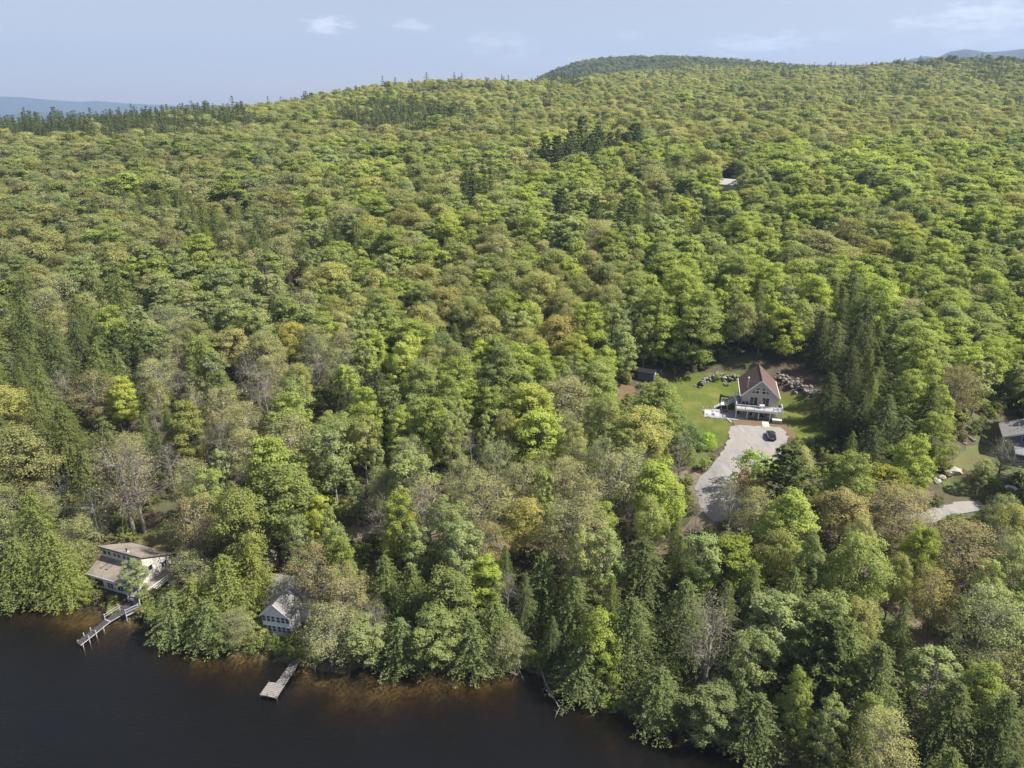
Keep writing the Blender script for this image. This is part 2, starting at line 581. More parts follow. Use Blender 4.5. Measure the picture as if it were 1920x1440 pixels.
M['tyre'] = mat('tyre_rubber', (0.02, 0.02, 0.02), 0.9, (0.015, 0.015, 0.015), 8.0)
M['tail'] = mat('tail_lamp', (0.35, 0.02, 0.02), 0.25, (0.28, 0.015, 0.015), 8.0, spec=0.5)
M['lamp'] = mat('headlamp', (0.7, 0.7, 0.7), 0.2, (0.6, 0.6, 0.6), 8.0, spec=0.5)


def glossy_mat(name, c, rough, coat=0.0, metal=0.0):
    m = bpy.data.materials.new(name)
    n, l = nodes_of(m)
    b = n['Principled BSDF']
    b.inputs['Base Color'].default_value = (*c, 1)
    b.inputs['Roughness'].default_value = rough
    b.inputs['Metallic'].default_value = metal
    b.inputs['Coat Weight'].default_value = coat
    t = n.new('ShaderNodeTexNoise')
    t.inputs['Scale'].default_value = 1.5
    mr = n.new('ShaderNodeMapRange')
    mr.inputs['To Min'].default_value = rough
    mr.inputs['To Max'].default_value = rough + 0.12
    l.new(t.outputs['Fac'], mr.inputs['Value'])
    l.new(mr.outputs[0], b.inputs['Roughness'])
    return m


M['glass'] = glossy_mat('dark_glass', (0.02, 0.024, 0.03), 0.05)
M['blue_glass'] = glossy_mat('blue_glass', (0.02, 0.035, 0.11), 0.06)
M['car_paint'] = glossy_mat('dark_car_paint', (0.018, 0.022, 0.035), 0.22, 1.0, 0.3)


def water_mat():
    m = bpy.data.materials.new('lake_water')
    n, l = nodes_of(m)
    n.remove(n['Principled BSDF'])
    out = n['Material Output']
    tc = n.new('ShaderNodeTexCoord')
    hs = []
    for sc, st, de in ((1.5, (1.0, 1.9, 1), 3), (0.16, (1, 1.5, 1), 2)):
        mp = n.new('ShaderNodeMapping')
        mp.inputs['Scale'].default_value = st
        mp.inputs['Rotation'].default_value = (0, 0, R(-28))
        l.new(tc.outputs['Object'], mp.inputs[0])
        t = n.new('ShaderNodeTexNoise')
        t.inputs['Scale'].default_value = sc
        t.inputs['Detail'].default_value = de
        l.new(mp.outputs[0], t.inputs['Vector'])
        hs.append(t.outputs['Fac'])
    amp = n.new('ShaderNodeMath')
    amp.operation = 'MULTIPLY'
    l.new(hs[0], amp.inputs[0])
    l.new(hs[1], amp.inputs[1])
    wt = n.new('ShaderNodeTexNoise')          # wind patches: rougher and calmer stretches
    wt.inputs['Scale'].default_value = 0.035
    wt.inputs['Detail'].default_value = 3
    l.new(tc.outputs['Object'], wt.inputs['Vector'])
    wr = n.new('ShaderNodeMapRange')
    wr.inputs['From Min'].default_value = 0.38
    wr.inputs['From Max'].default_value = 0.62
    wr.inputs['To Min'].default_value = 0.35
    wr.inputs['To Max'].default_value = 1.0
    l.new(wt.outputs['Fac'], wr.inputs['Value'])
    bp = n.new('ShaderNodeBump')
    l.new(wr.outputs[0], bp.inputs['Strength'])
    bp.inputs['Distance'].default_value = 0.38
    l.new(amp.outputs[0], bp.inputs['Height'])
    gl = n.new('ShaderNodeBsdfGlossy')
    gl.inputs['Roughness'].default_value = 0.06
    l.new(bp.outputs[0], gl.inputs['Normal'])
    tr = n.new('ShaderNodeBsdfTransparent')
    fr = n.new('ShaderNodeFresnel')
    fr.inputs['IOR'].default_value = 1.45
    l.new(bp.outputs[0], fr.inputs['Normal'])
    mx = n.new('ShaderNodeMixShader')
    l.new(fr.outputs[0], mx.inputs[0])
    l.new(tr.outputs[0], mx.inputs[1])
    l.new(gl.outputs[0], mx.inputs[2])
    df = n.new('ShaderNodeBsdfDiffuse')      # fine matter suspended in the water
    df.inputs['Color'].default_value = (0.22, 0.21, 0.18, 1)
    m2 = n.new('ShaderNodeMixShader')
    m2.inputs[0].default_value = 0.022
    l.new(mx.outputs[0], m2.inputs[1])
    l.new(df.outputs[0], m2.inputs[2])
    l.new(m2.outputs[0], out.inputs['Surface'])
    va = n.new('ShaderNodeVolumeAbsorption')
    va.inputs['Color'].default_value = (0.62, 0.52, 0.28, 1)
    va.inputs['Density'].default_value = 1.5
    l.new(va.outputs[0], out.inputs['Volume'])
    return m


M['water'] = water_mat()

# ------------------------------------------------------------------ ground, lake, hills
def build_ground():
    az = np.concatenate([np.arange(-180, -52, 4.0), np.arange(-52, 52.01, 0.42), np.arange(56, 180.1, 4.0)])
    rr = np.concatenate([[2, 15, 30, 45], np.arange(56, 240, 1.3), 240 * 1.022 ** np.arange(0, 186)])
    rr = rr[rr < 13500]
    A, Q = np.meshgrid(np.radians(az), rr, indexing='ij')
    X, Y = Q * np.sin(A), Q * np.cos(A)
    Z = ground(X, Y)
    na, nr = A.shape
    V = np.stack([X, Y, Z], -1).reshape(-1, 3)
    i, j = np.meshgrid(np.arange(na - 1), np.arange(nr - 1), indexing='ij')
    f = np.stack([i * nr + j, i * nr + j + 1, (i + 1) * nr + j + 1, (i + 1) * nr + j], -1).reshape(-1, 4)
    zc = Z.ravel()[f].mean(1)
    me = np_mesh('ground', V, [f[:, ::-1]], [M['ground'], M['bed']], (zc < -0.05).astype(int), smooth=True)
    tag(link('ground', me), 'leaf-strewn forest floor rising from the lake to the wooded ridge', None, kind='structure')


build_ground()
mb = MB().box(-1500, 1500, -1500, 150, -14, 0.0)
tag(mb.build('lake_water', M['water']), 'dark still lake water with brown shallows along the wooded bank', None, kind='structure')


def ridge(name, label, sky, dist, depth, m, seed):
    px = np.array([s[0] for s in sky], float)
    py = np.array([s[1] for s in sky], float)
    cols = np.linspace(px[0], px[-1], 120)
    rows = np.interp(cols, px, py)
    rg = np.random.default_rng(seed)
    ph = rg.uniform(0, 6, 8)
    V = []
    ks = np.linspace(-1, 1, 25)
    for c, r_ in zip(cols, rows):
        u, v = (c - CX) / FPX, (CY - r_) / FPX
        d = np.array([u, CP + v * SP, -SP + v * CP])
        d /= math.hypot(d[0], d[1])
        top = CAM_H + d[2] * dist
        for k in ks:
            rad = dist + k * depth
            spur = 0.12 * math.sin(c * 0.045 + ph[0] + k * 3) + 0.08 * math.sin(c * 0.11 + ph[1] - k * 5)
            f = max(0.0, (1 - abs(k) ** 1.3) * (1 + spur * abs(k) * 2.0))
            V.append((d[0] * rad, d[1] * rad, -5 + (top + 5) * f))
    n, k_ = len(cols), len(ks)
    i, j = np.meshgrid(np.arange(n - 1), np.arange(k_ - 1), indexing='ij')
    f = np.stack([i * k_ + j, (i + 1) * k_ + j, (i + 1) * k_ + j + 1, i * k_ + j + 1], -1).reshape(-1, 4)
    tag(link(name, np_mesh(name, V, [f], [m], smooth=True)), label, None, kind='structure')


M['far_wood'] = mat('distant_woods', (0.035, 0.055, 0.04), 0.95, (0.02, 0.035, 0.025), 0.012, 8)
ridge('mountain', 'blue far mountain showing over the right end of the ridge',
      [(1500, 122), (1640, 121), (1700, 113), (1735, 105), (1758, 108), (1780, 97), (1812, 92), (1850, 98), (1880, 96), (1925, 91), (2000, 96), (2120, 104), (2300, 118)],
      6000, 1200, M['far_wood'], 3)
ridge('hill', 'faint blue hills beyond the lowland at the left edge',
      [(-500, 196), (-300, 186), (-120, 183), (0, 181), (40, 182), (90, 187), (150, 191), (180, 189), (240, 194), (330, 198), (430, 197), (520, 195), (640, 202), (760, 206)],
      10500, 1700, M['far_wood'], 5)
ridge('hill', 'low blue wooded rise below the far hills at left',
      [(-500, 212), (-200, 213), (0, 216), (50, 211), (100, 209), (160, 213), (260, 214), (380, 209), (470, 204), (560, 212), (700, 216)],
      7000, 800, M['far_wood'], 9)

# the air itself
hz = bpy.data.materials.new('haze_air')
hn, hl = nodes_of(hz)
hn.remove(hn['Principled BSDF'])
pv = hn.new('ShaderNodeVolumePrincipled')
pv.inputs['Color'].default_value = (0.46, 0.66, 1.0, 1)
pv.inputs['Density'].default_value = 0.00012
pv.inputs['Anisotropy'].default_value = 0.08
hl.new(pv.outputs[0], hn['Material Output'].inputs['Volume'])
mb = MB().box(-13800, 13800, -13800, 13800, -16.0, 1150.0)
tag(mb.build('haze', hz), 'thin pale haze in the air over lake and forest', None, kind='stuff')

# ------------------------------------------------------------------ sheets laid on the ground
from mathutils.geometry import delaunay_2d_cdt


def inpoly(P, poly):
    P = np.atleast_2d(P)
    x, y = P[:, 0], P[:, 1]
    res = np.zeros(len(P), bool)
    n = len(poly)
    for i in range(n):
        x0, y0 = poly[i]
        x1, y1 = poly[(i + 1) % n]
        if y0 == y1:
            continue
        c = ((y0 > y) != (y1 > y)) & (x < (x1 - x0) * (y - y0) / (y1 - y0) + x0)
        res ^= c
    return res


CLEAR = []   # world polygons without trees


def sheet(name, outline, m, lift, label, step=1.0, rough=0.25, clear=True, kind='structure'):
    pts = []
    n = len(outline)
    for i in range(n):
        a, b = np.array(outline[i][:2]), np.array(outline[(i + 1) % n][:2])
        k = max(1, int(np.linalg.norm(b - a) / step))
        for j in range(k):
            pts.append(a + (b - a) * j / k + RNG.normal(0, rough, 2) * (0.5 if j == 0 else 1))
    pts = np.array(pts)
    if clear:
        CLEAR.append(pts)
    lo, hi = pts.min(0), pts.max(0)
    gx, gy = np.meshgrid(np.arange(lo[0], hi[0], step), np.arange(lo[1], hi[1], step))
    g = np.stack([gx.ravel(), gy.ravel()], -1) + RNG.normal(0, 0.12, (gx.size, 2))
    g = g[inpoly(g, pts)]
    allp = np.concatenate([pts, g])
    e = [(i, (i + 1) % len(pts)) for i in range(len(pts))]
    r_ = delaunay_2d_cdt([Vector(p) for p in allp], e, [], 1, 1e-4)
    v2 = np.array([tuple(v) for v in r_[0]])
    z = ground(v2[:, 0], v2[:, 1]) + lift
    me = bpy.data.meshes.new(name)
    me.from_pydata([(a, b, c) for (a, b), c in zip(v2, z)], [], [tuple(f) for f in r_[2]])
    me.update()
    bm = bmesh.new()
    bm.from_mesh(me)
    bmesh.ops.recalc_face_normals(bm, faces=bm.faces)
    if sum(f.normal.z for f in bm.faces) < 0:
        bmesh.ops.reverse_faces(bm, faces=bm.faces)
    bm.to_mesh(me)
    bm.free()
    me.polygons.foreach_set('use_smooth', [True] * len(me.polygons))
    me.materials.append(m)
    return tag(link(name, me), label, None, kind=kind)


def G(lst):
    return [at_ground(*p)[:2] for p in lst]


def ribbon(lst, w):
    P = np.array(lst)
    out = []
    for sgn in (1, -1):
        side = []
        for i in range(len(P)):
            d = P[min(i + 1, len(P) - 1)] - P[max(i - 1, 0)]
            d = d / np.linalg.norm(d)
            side.append(P[i] + sgn * w / 2 * np.array([-d[1], d[0]]))
        out += side if sgn == 1 else side[::-1]
    return out


sheet('lawn', G([(1252, 714), (1275, 706), (1310, 700), (1350, 697), (1385, 700), (1402, 738), (1384, 780), (1372, 792), (1368, 815), (1356, 836),
                 (1334, 846), (1316, 828), (1305, 806), (1288, 790), (1272, 765), (1260, 738)]), M['lawn'], 0.07, 'mown green lawn left of the brown-roofed house')
sheet('lawn', G([(1458, 735), (1500, 738), (1540, 752), (1575, 778), (1578, 800), (1556, 822), (1522, 832), (1490, 822), (1474, 806), (1464, 785)]),
      M['lawn'], 0.07, 'mown green lawn right of the brown-roofed house, streaked with shade')
sheet('soil', G([(1366, 789), (1410, 786), (1470, 790), (1484, 806), (1500, 824), (1484, 826), (1460, 806), (1380, 805)]), M['soil'], 0.10, 'bare brown soil strip in front of the house')
sheet('driveway', G([(1370, 802), (1400, 799), (1462, 802), (1478, 820), (1476, 842), (1452, 868), (1425, 888), (1404, 906), (1392, 935), (1385, 962), (1362, 985),
                     (1330, 972), (1310, 945), (1303, 918), (1312, 897), (1330, 880), (1347, 860), (1359, 840), (1367, 818)]), M['gravel'], 0.14,
      'pale grey gravel driveway below the brown-roofed house')
sheet('soil', G([(1262, 890), (1292, 882), (1325, 898), (1330, 945), (1350, 975), (1330, 1000), (1305, 960), (1285, 915)]), M['sand'], 0.10, 'sandy shoulder along the left of the driveway')
road = G([(1335, 955), (1400, 985), (1470, 1002), (1540, 992), (1590, 1010), (1622, 1055), (1660, 1110), (1720, 1180), (1750, 1260), (1740, 1330), (1770, 1420)])
sheet('road', ribbon(road, 4.2), M['sand'], 0.11, 'sandy lane glimpsed between trees at lower right')
road2 = G([(1700, 985), (1760, 965), (1812, 950), (1846, 952)])
sheet('road', ribbon(road2, 2.8), M['gravel'], 0.15, 'pale gravel drive beside the grey house at the right edge')
road3 = G([(1330, 965), (1240, 1040), (1100, 1045), (900, 1020), (780, 1010), (690, 1000), (560, 1015), (450, 1005), (390, 985)])
sheet('path', ribbon(road3, 3.2), M['sand'], 0.09, 'sandy track behind the lake cottages, glimpsed between trees')
sheet('soil', G([(1150, 738), (1165, 722), (1190, 728), (1196, 745), (1172, 752)]), M['soil'], 0.08, 'patch of bare orange sand left of the dark shed', 0.8, 0.55)
sheet('lawn', G([(252, 1008), (300, 984), (345, 986), (350, 1020), (300, 1040), (262, 1030)]), M['dry_grass'], 0.07, 'rough dry grass behind the shed-roofed cottage')
sheet('lawn', G([(1790, 862), (1815, 838), (1870, 832), (1900, 850), (1890, 905), (1840, 935), (1780, 930), (1765, 905), (1780, 890)]), M['dry_grass'], 0.07,
      'dry yellow-green grass beside the grey house at the right edge')
sheet('soil', G([(1240, 760), (1262, 745), (1285, 785), (1300, 812), (1318, 835), (1335, 850), (1312, 878), (1280, 880), (1255, 840), (1240, 800)]), M['dry_grass'], 0.05,
      'rough brushy bank below the left lawn')
sheet('soil', G([(1290, 692), (1350, 680), (1420, 672), (1500, 680), (1560, 715), (1590, 760), (1545, 752), (1500, 725), (1455, 705), (1390, 692), (1330, 694)]), M['ground'], 0.04,
      'leaf-covered bank behind the brown-roofed house')

# ------------------------------------------------------------------ stones
def stone_meshes(m, n=6, seed=4):
    rg = np.random.default_rng(seed)
    out = []
    for k in range(n):
        bm = bmesh.new()
        bmesh.ops.create_icosphere(bm, subdivisions=1, radius=0.5)
        for v in bm.verts:
            v.co *= rg.uniform(0.72, 1.2)
            v.co.z *= 0.72
            v.co.x *= 1.15
        me = bpy.data.meshes.new('stone')
        bm.to_mesh(me)
        bm.free()
        me.materials.append(m)
        out.append(me)
    return out


STONES = stone_meshes(M['stone'])
PALE_STONES = stone_meshes(M['pale_stone'], 5, 8)


def stone_wall(label, line, courses, size, width, meshes, n_per_m=1.7):
    P = np.array(line)
    seg = np.linalg.norm(np.diff(P, axis=0), axis=1)
    L = seg.sum()
    t = thing('stone_wall', label, 'stone wall', (P[0][0], P[0][1], gz(*P[0])))
    o0 = np.array(t.location)
    cum = np.concatenate([[0], np.cumsum(seg)])
    for c in range(courses):
        n = int(L * n_per_m / size * 0.62)
        for i in range(n):
            s = (i + RNG.uniform(-0.3, 0.3)) / n * L
            x = np.interp(s, cum, P[:, 0]) + RNG.normal(0, width * 0.35)
            y = np.interp(s, cum, P[:, 1]) + RNG.normal(0, width * 0.35)
            o = link('stone', meshes[RNG.integers(len(meshes))], t)
            sc = size * RNG.uniform(0.65, 1.3)
            o.location = (x - o0[0], y - o0[1], gz(x, y) - o0[2] + 0.22 * size + c * size * 0.52)
            o.rotation_euler = (RNG.uniform(-0.4, 0.4), RNG.uniform(-0.4, 0.4), RNG.uniform(0, 6.3))
            o.scale = (sc, sc * RNG.uniform(0.75, 1.15), sc * RNG.uniform(0.8, 1.15))
    return t


stone_wall('curving fieldstone wall on the lawn left of the brown-roofed house', G([(1312, 726), (1320, 718), (1335, 714), (1352, 711), (1368, 711), (1386, 713)]), 3, 0.85, 1.1, STONES, 2.3)
stone_wall('fieldstone wall on the bank right of the brown-roofed house', G([(1455, 711), (1470, 714), (1486, 722), (1500, 730), (1514, 738), (1526, 748)]), 3, 0.9, 1.5, STONES, 2.3)
stone_wall('low stone border along the upper edge of the side patio', G([(1308, 767), (1325, 765), (1345, 767), (1372, 770)]), 1, 0.5, 0.4, STONES, 1.4)
stone_wall('low stone border along the lower edge of the side patio', G([(1318, 783), (1332, 785), (1350, 787), (1372, 789)]), 1, 0.5, 0.5, STONES, 1.4)
stone_wall('rough stone row beside the dark slate shed', G([(1160, 712), (1180, 716), (1196, 722), (1210, 724)]), 1, 0.6, 0.7, STONES, 1.2)
stone_wall('rough fieldstone row at the wood edge beside the grey house', G([(1806, 832), (1825, 829), (1845, 830), (1860, 834)]), 1, 0.8, 0.8, STONES, 1.2)
for i, (px, py, s, lb) in enumerate([(1787, 889, 2.3, 'largest pale grey boulder, at the top of the row by the dry grass'), (1775, 892, 1.8, 'long cream boulder in the middle of the boulder row'),
                                     (1764, 898, 1.4, 'pale rounded boulder left of the long cream one'), (1758, 905, 1.1, 'pale boulder at the lower end of the boulder row'),
                                     (1751, 901, 0.9, 'smallest pale boulder, leftmost of the boulder row')]):
    p = at_ground(px, py)
    o = link('boulder', PALE_STONES[i % 5])
    o.location = (p[0], p[1], p[2] + 0.25 * s)
    o.scale = (s * 1.3, s, s * 1.1)
    o.rotation_euler = (0.1, 0.15 * i, i * 1.3)
    tag(o, lb, 'boulder', 'pale boulders beside the grey house')
for (px, py, s, lb) in [(1357, 712, 1.5, 'pale flat boulder standing out in the lawn wall'), (1478, 722, 1.1, 'grey boulder on the bank right of the brown-roofed house'), (1516, 823, 1.0, 'pale boulder at the lower edge of the right lawn')]:
    p = at_ground(px, py)
    o = link('boulder', PALE_STONES[2])
    o.location = (p[0], p[1] - 0.5, p[2] + 0.3 * s)
    o.scale = (s, s * 0.7, s * 0.9)
    tag(o, lb, 'boulder')


# ------------------------------------------------------------------ brown-roofed gable house
def window(parent, cx, cz, w, h, y, axis='y', glass='glass', frame='white', cols=2, name='window', fw=0.07, out=-1, rows=1):
    """frame standing proud of the wall plane y (facing out), with its panes as children; local to parent"""
    f = MB()
    def bx(m_, a0, a1, z0, z1, d0, d1):
        if axis == 'y': m_.box(a0, a1, min(y + out * d0, y + out * d1), max(y + out * d0, y + out * d1), z0, z1)
        else: m_.box(min(y + out * d0, y + out * d1), max(y + out * d0, y + out * d1), a0, a1, z0, z1)
    bx(f, cx - w / 2 - fw, cx - w / 2, cz - h / 2 - fw, cz + h / 2 + fw, 0.003, 0.07)
    bx(f, cx + w / 2, cx + w / 2 + fw, cz - h / 2 - fw, cz + h / 2 + fw, 0.003, 0.07)
    bx(f, cx - w / 2, cx + w / 2, cz + h / 2, cz + h / 2 + fw, 0.003, 0.068)
    bx(f, cx - w / 2, cx + w / 2, cz - h / 2 - fw, cz - h / 2, 0.003, 0.075)
    for i in range(1, cols):
        x = cx - w / 2 + w * i / cols
        bx(f, x - 0.03, x + 0.03, cz - h / 2, cz + h / 2, 0.003, 0.06)
    for i in range(1, rows):
        z = cz - h / 2 + h * i / rows
        bx(f, cx - w / 2, cx + w / 2, z - 0.03, z + 0.03, 0.003, 0.055)
    fo = f.build(name, M[frame], parent)
    for i in range(cols):
        for j in range(rows):
            g = MB()
            bx(g, cx - w / 2 + w * i / cols + 0.02, cx - w / 2 + w * (i + 1) / cols - 0.02, cz - h / 2 + h * j / rows + 0.02, cz - h / 2 + h * (j + 1) / rows - 0.02, 0.005, 0.03)
            g.build('pane', M[glass], fo)
    return fo


def poly_window(parent, poly, y, frame='white', glass='glass', fw=0.09):
    """window of any outline (x,z) on a front wall at y"""
    f = MB()
    n = len(poly)
    c = np.mean(poly, 0)
    big = [tuple(np.array(p) + (np.array(p) - c) / np.linalg.norm(np.array(p) - c) * fw * 1.5) for p in poly]
    for i in range(n):
        a, b, A, B = poly[i], poly[(i + 1) % n], big[i], big[(i + 1) % n]
        f.prism([a, b, B, A], 'y', y - 0.07, y - 0.003)
    fo = f.build('gable_window', M[frame], parent)
    MB().prism(poly, 'y', y - 0.03, y - 0.005).build('pane', M[glass], fo)


def gable_house():
    t = thing('gable_house', 'greige gable house with brown shingle roof and white front deck', 'house', HOUSE, HYAW)
    xl, xr, yf, yb, zd, ze, za = -3.65, 3.85, 2.75, 13.4, 2.4, 4.95, 8.4
    xc = (xl + xr) / 2
    w = MB().prism([(xl, -0.3), (xr, -0.3), (xr, ze), (xc, za), (xl, ze)], 'y', yf, yb)
    w.build('wall', M['greige'], t)
    sl = (za - ze) / (xr - xc)
    ov, th = 0.42, 0.2
    def roof_side(sg):
        xe = xc + sg * (xr - xc + ov)
        zee = ze - ov * sl
        poly = [(xc, za + 0.02), (xe, zee + 0.02), (xe, zee + th), (xc, za + th + 0.06)]
        return MB().prism(poly, 'y', yf - 0.45, yb + 0.4)
    for sg in (-1, 1):
        ro = roof_side(sg).build('roof', M['brown_roof'], t)
        # rake board and gutter
        xe = xc + sg * (xr - xc + ov)
        zee = ze - ov * sl
        k = MB().prism([(xc + sg * 0.004, za - 0.16), (xe, zee - 0.16), (xe, zee + th + 0.02), (xc + sg * 0.004, za + th + 0.07)], 'y', yf - 0.52, yf - 0.453)
        k.build('rake_board', M['white'], t)
        g = MB().box(min(xe, xe + sg * 0.13), max(xe, xe + sg * 0.13), yf - 0.45, yb + 0.4, zee + 0.03, zee + 0.17)
        g.build('gutter', M['white'], t)
    MB().tube([(xc, yf - 0.47, za + th + 0.05), (xc, yb + 0.42, za + th + 0.05)], [0.09, 0.09], 6).build('ridge_cap', M['brown_roof'], t)
    # stove pipe on the left slope, with its stay
    px_, py_ = xc - 2.75, yf + 1.0
    zb = za - 2.75 * sl
    sp = MB().tube([(px_, py_, zb), (px_, py_, zb + 2.6)], [0.11, 0.11], 8).build('stove_pipe', M['metal'], t)
    MB().lathe([(0.19, zb + 2.55), (0.2, zb + 2.75), (0.08, zb + 2.86)], 8, (px_, py_)).build('pipe_cap', M['white'], sp)
    MB().bar((px_, py_, zb + 2.0), (px_ + 1.7, py_ + 0.2, za - 1.05 * sl + th), 0.035).build('stay_rod', M['metal'], sp)
    MB().tube([(xc + 1.1, yb - 1.5, za - 1.1 * sl), (xc + 1.1, yb - 1.5, za - 1.1 * sl + 0.6)], [0.06, 0.06], 6).build('vent_pipe', M['metal'], t)
    # front windows: two patio doors, four lights following the gable
    for cx in (-1.35, 1.35):
        window(t, xc + cx * 0.92, zd + 1.06, 1.6, 2.02, yf, cols=2, name='patio_door')
    zb0 = 5.35
    for sg in (-1, 1):
        poly_window(t, [(xc + sg * 0.32, zb0), (xc + sg * 1.05, zb0), (xc + sg * 1.05, zb0 + 0.62), (xc + sg * 0.32, zb0 + 0.62)][::sg], yf)
        poly_window(t, [(xc + sg * 0.32, zb0 + 0.78), (xc + sg * 1.02, zb0 + 0.78), (xc + sg * 0.32, zb0 + 1.5)][::sg], yf)
        poly_window(t, [(xc + sg * 1.2, zb0), (xc + sg * 2.0, zb0), (xc + sg * 1.2, zb0 + 0.72)][::sg], yf)
    # lower storey behind the deck posts
    for cx, ww in ((-2.6, 1.2), (0.2, 1.0), (2.3, 1.5)):
        window(t, cx, 1.15, ww, 1.15, yf, cols=2)
    window(t, -1.1, 1.0, 0.9, 1.95, yf, cols=1, name='door')
    for yy in (5.2, 8.2, 10.8):
        window(t, yy, 3.6, 0.9, 1.1, xl, axis='x', cols=1)
        window(t, yy, 3.6, 0.9, 1.1, xr, axis='x', cols=1, out=1)
    # deck: front floor and left wing
    dl, dr = -4.85, 4.85
    MB().box(dl, dr, 0.0, yf - 0.004, zd - 0.12, zd).build('deck_floor', M['light_deck'], t)
    MB().box(dl, xl - 0.004, yf - 0.002, 8.0, zd - 0.12, zd).build('deck_floor', M['grey_deck'], t)
    MB().box(dl - 0.02, dr + 0.02, -0.06, -0.004, zd - 0.42, zd + 0.02).build('fascia', M['white'], t)
    MB().box(dr + 0.004, dr + 0.06, 0.0, yf, zd - 0.42, zd + 0.02).build('fascia', M['white'], t)
    MB().box(dl - 0.06, dl - 0.004, 0.0, 8.0, zd - 0.42, zd + 0.02).build('fascia', M['white'], t)
    for x in (dl + 0.1, -2.4, 0.0, 2.4, dr - 0.1):
        p = MB().box(x - 0.09, x + 0.09, 0.0, 0.18, -0.2, zd - 0.125)
        p.build('post', M['white'], t)
    MB().box(dl + 0.2, dr - 0.2, 0.02, 0.16, zd - 0.36, zd - 0.125).build('beam', M['white'], t)
    for y in (3.6, 7.8):
        MB().box(dl + 0.02, dl + 0.2, y, y + 0.18, -0.2, zd - 0.125).build('post', M['white'], t)

    def railing(a, b, z0, z1=None, gap=0.14):
        z1 = z0 if z1 is None else z1
        a, b = np.array(a, float), np.array(b, float)
        L = np.linalg.norm(b - a)
        n = max(1, round(L / 1.9))
        for i in range(n + 1):
            q = a + (b - a) * i / n
            z = z0 + (z1 - z0) * i / n
            MB().box(q[0] - 0.06, q[0] + 0.06, q[1] - 0.06, q[1] + 0.06, z, z + 1.06).build('railing_post', M['white'], t)
        for h, hh in ((0.98, 0.08), (0.12, 0.06)):
            MB().bar((a[0], a[1], z0 + h), (b[0], b[1], z1 + h), 0.1 if h > 0.5 else 0.06, hh).build('rail', M['white'], t)
        k = MB()
        m_ = int(L / gap)
        for i in range(1, m_):
            q = a + (b - a) * i / m_
            z = z0 + (z1 - z0) * i / m_
            k.box(q[0] - 0.018, q[0] + 0.018, q[1] - 0.018, q[1] + 0.018, z + 0.13, z + 0.95)
        o = k.build('balusters', M['white'], t)
        o['kind'] = 'stuff'

    railing((dl + 0.06, 0.06), (dr - 0.06, 0.06), zd)
    railing((dr - 0.06, 0.2), (dr - 0.06, yf - 0.1), zd)
    railing((dl + 0.06, 0.2), (dl + 0.06, 4.6), zd)
    railing((dl + 0.06, 7.9), (xl - 0.1, 7.9), zd)
    # side stairs: short run to a landing, then on down to the lawn
    for i in range(5):
        MB().box(dl - 0.28 * (i + 1) - 0.06, dl - 0.28 * i - 0.07, 4.8, 6.4, zd - 0.2 * (i + 1) - 0.05, zd - 0.2 * (i + 1)).build('step', M['grey_deck'], t)
    lx, lz = dl - 0.28 * 5 - 0.07, zd - 1.2
    MB().box(lx - 1.5, lx, 4.6, 6.5, lz - 0.12, lz).build('stair_landing', M['white'], t)
    for (x, y) in ((lx - 1.42, 4.68), (lx - 0.1, 4.68), (lx - 1.42, 6.42), (lx - 0.1, 6.42)):
        MB().box(x - 0.06, x + 0.06, y - 0.06, y + 0.06, -0.3, lz - 0.125).build('post', M['white'], t)
    railing((dl - 0.07, 4.72), (lx, 4.72), zd - 0.1, lz)
    railing((dl - 0.07, 6.46), (lx, 6.46), zd - 0.1, lz)
    railing((lx, 6.46), (lx - 1.44, 6.46), lz)
    for i in range(5):
        MB().box(lx - 1.5 - 0.28 * (i + 1), lx - 1.5 - 0.28 * i - 0.01, 4.7, 6.1, lz - 0.2 * (i + 1) - 0.05, lz - 0.2 * (i + 1)).build('step', M['white'], t)
    # ground slab under the deck and the walk in front of it
    MB().box(dl, dr, -0.25, yf - 0.006, -0.2, 0.09).build('patio_slab', M['slab'], t)
    MB().box(dl, dr - 2.9, -0.45, -0.255, -0.2, 0.16).build('edging_timber', M['bark'], t)
    return t


HOUSE_T = gable_house()


def on_house(lx, ly, z=0.0):
    x, y = house_pt(lx, ly)
    return (x, y, HOUSE[2] + z)


# things round the house
o = MB().box(-0.75, 0.75, -1.5, 1.5, 0.0, 0.10).build('paving_slab', M['slab'], None, 0.02)
o.location = on_house(1.45, -1.95, 0.10); o.rotation_euler = (0, 0, HYAW)
tag(o, 'pale concrete slab walk between the deck and the gravel', 'slab')
o = MB().bar((0, 0, 0.12), (1.0, -2.4, 0.12), 0.25, 0.22).build('edging_timber', M['timber'])
o.location = on_house(-6.7, -0.5, 0.05); o.rotation_euler = (0, 0, HYAW)
tag(o, 'pale timber edging at the top left corner of the driveway', 'timber')

t = thing('spa', 'square spa tub with beige cover under the right end of the deck', 'spa', on_house(3.8, -0.2, 0.09), HYAW)
MB().box(-0.95, 0.95, -0.9, 0.9, 0, 0.78).build('cabinet', M['grey_deck'], t, 0.04)
MB().box(-1.0, 1.0, -0.95, 0.95, 0.785, 0.9).build('cover', M['cream'], t, 0.04)


def patio_table(label, loc, top='white'):
    t = thing('patio_table', label, 'table', loc, HYAW)
    MB().lathe([(0.62, 0.70), (0.65, 0.73), (0.62, 0.75)], 16).build('tabletop', M[top], t)
    for k in range(4):
        a = k * math.pi / 2 + 0.7
        MB().tube([(0.45 * math.cos(a), 0.45 * math.sin(a), 0.0), (0.36 * math.cos(a), 0.36 * math.sin(a), 0.7)], [0.03, 0.03], 5).build('leg', M['white'], t)
    return t


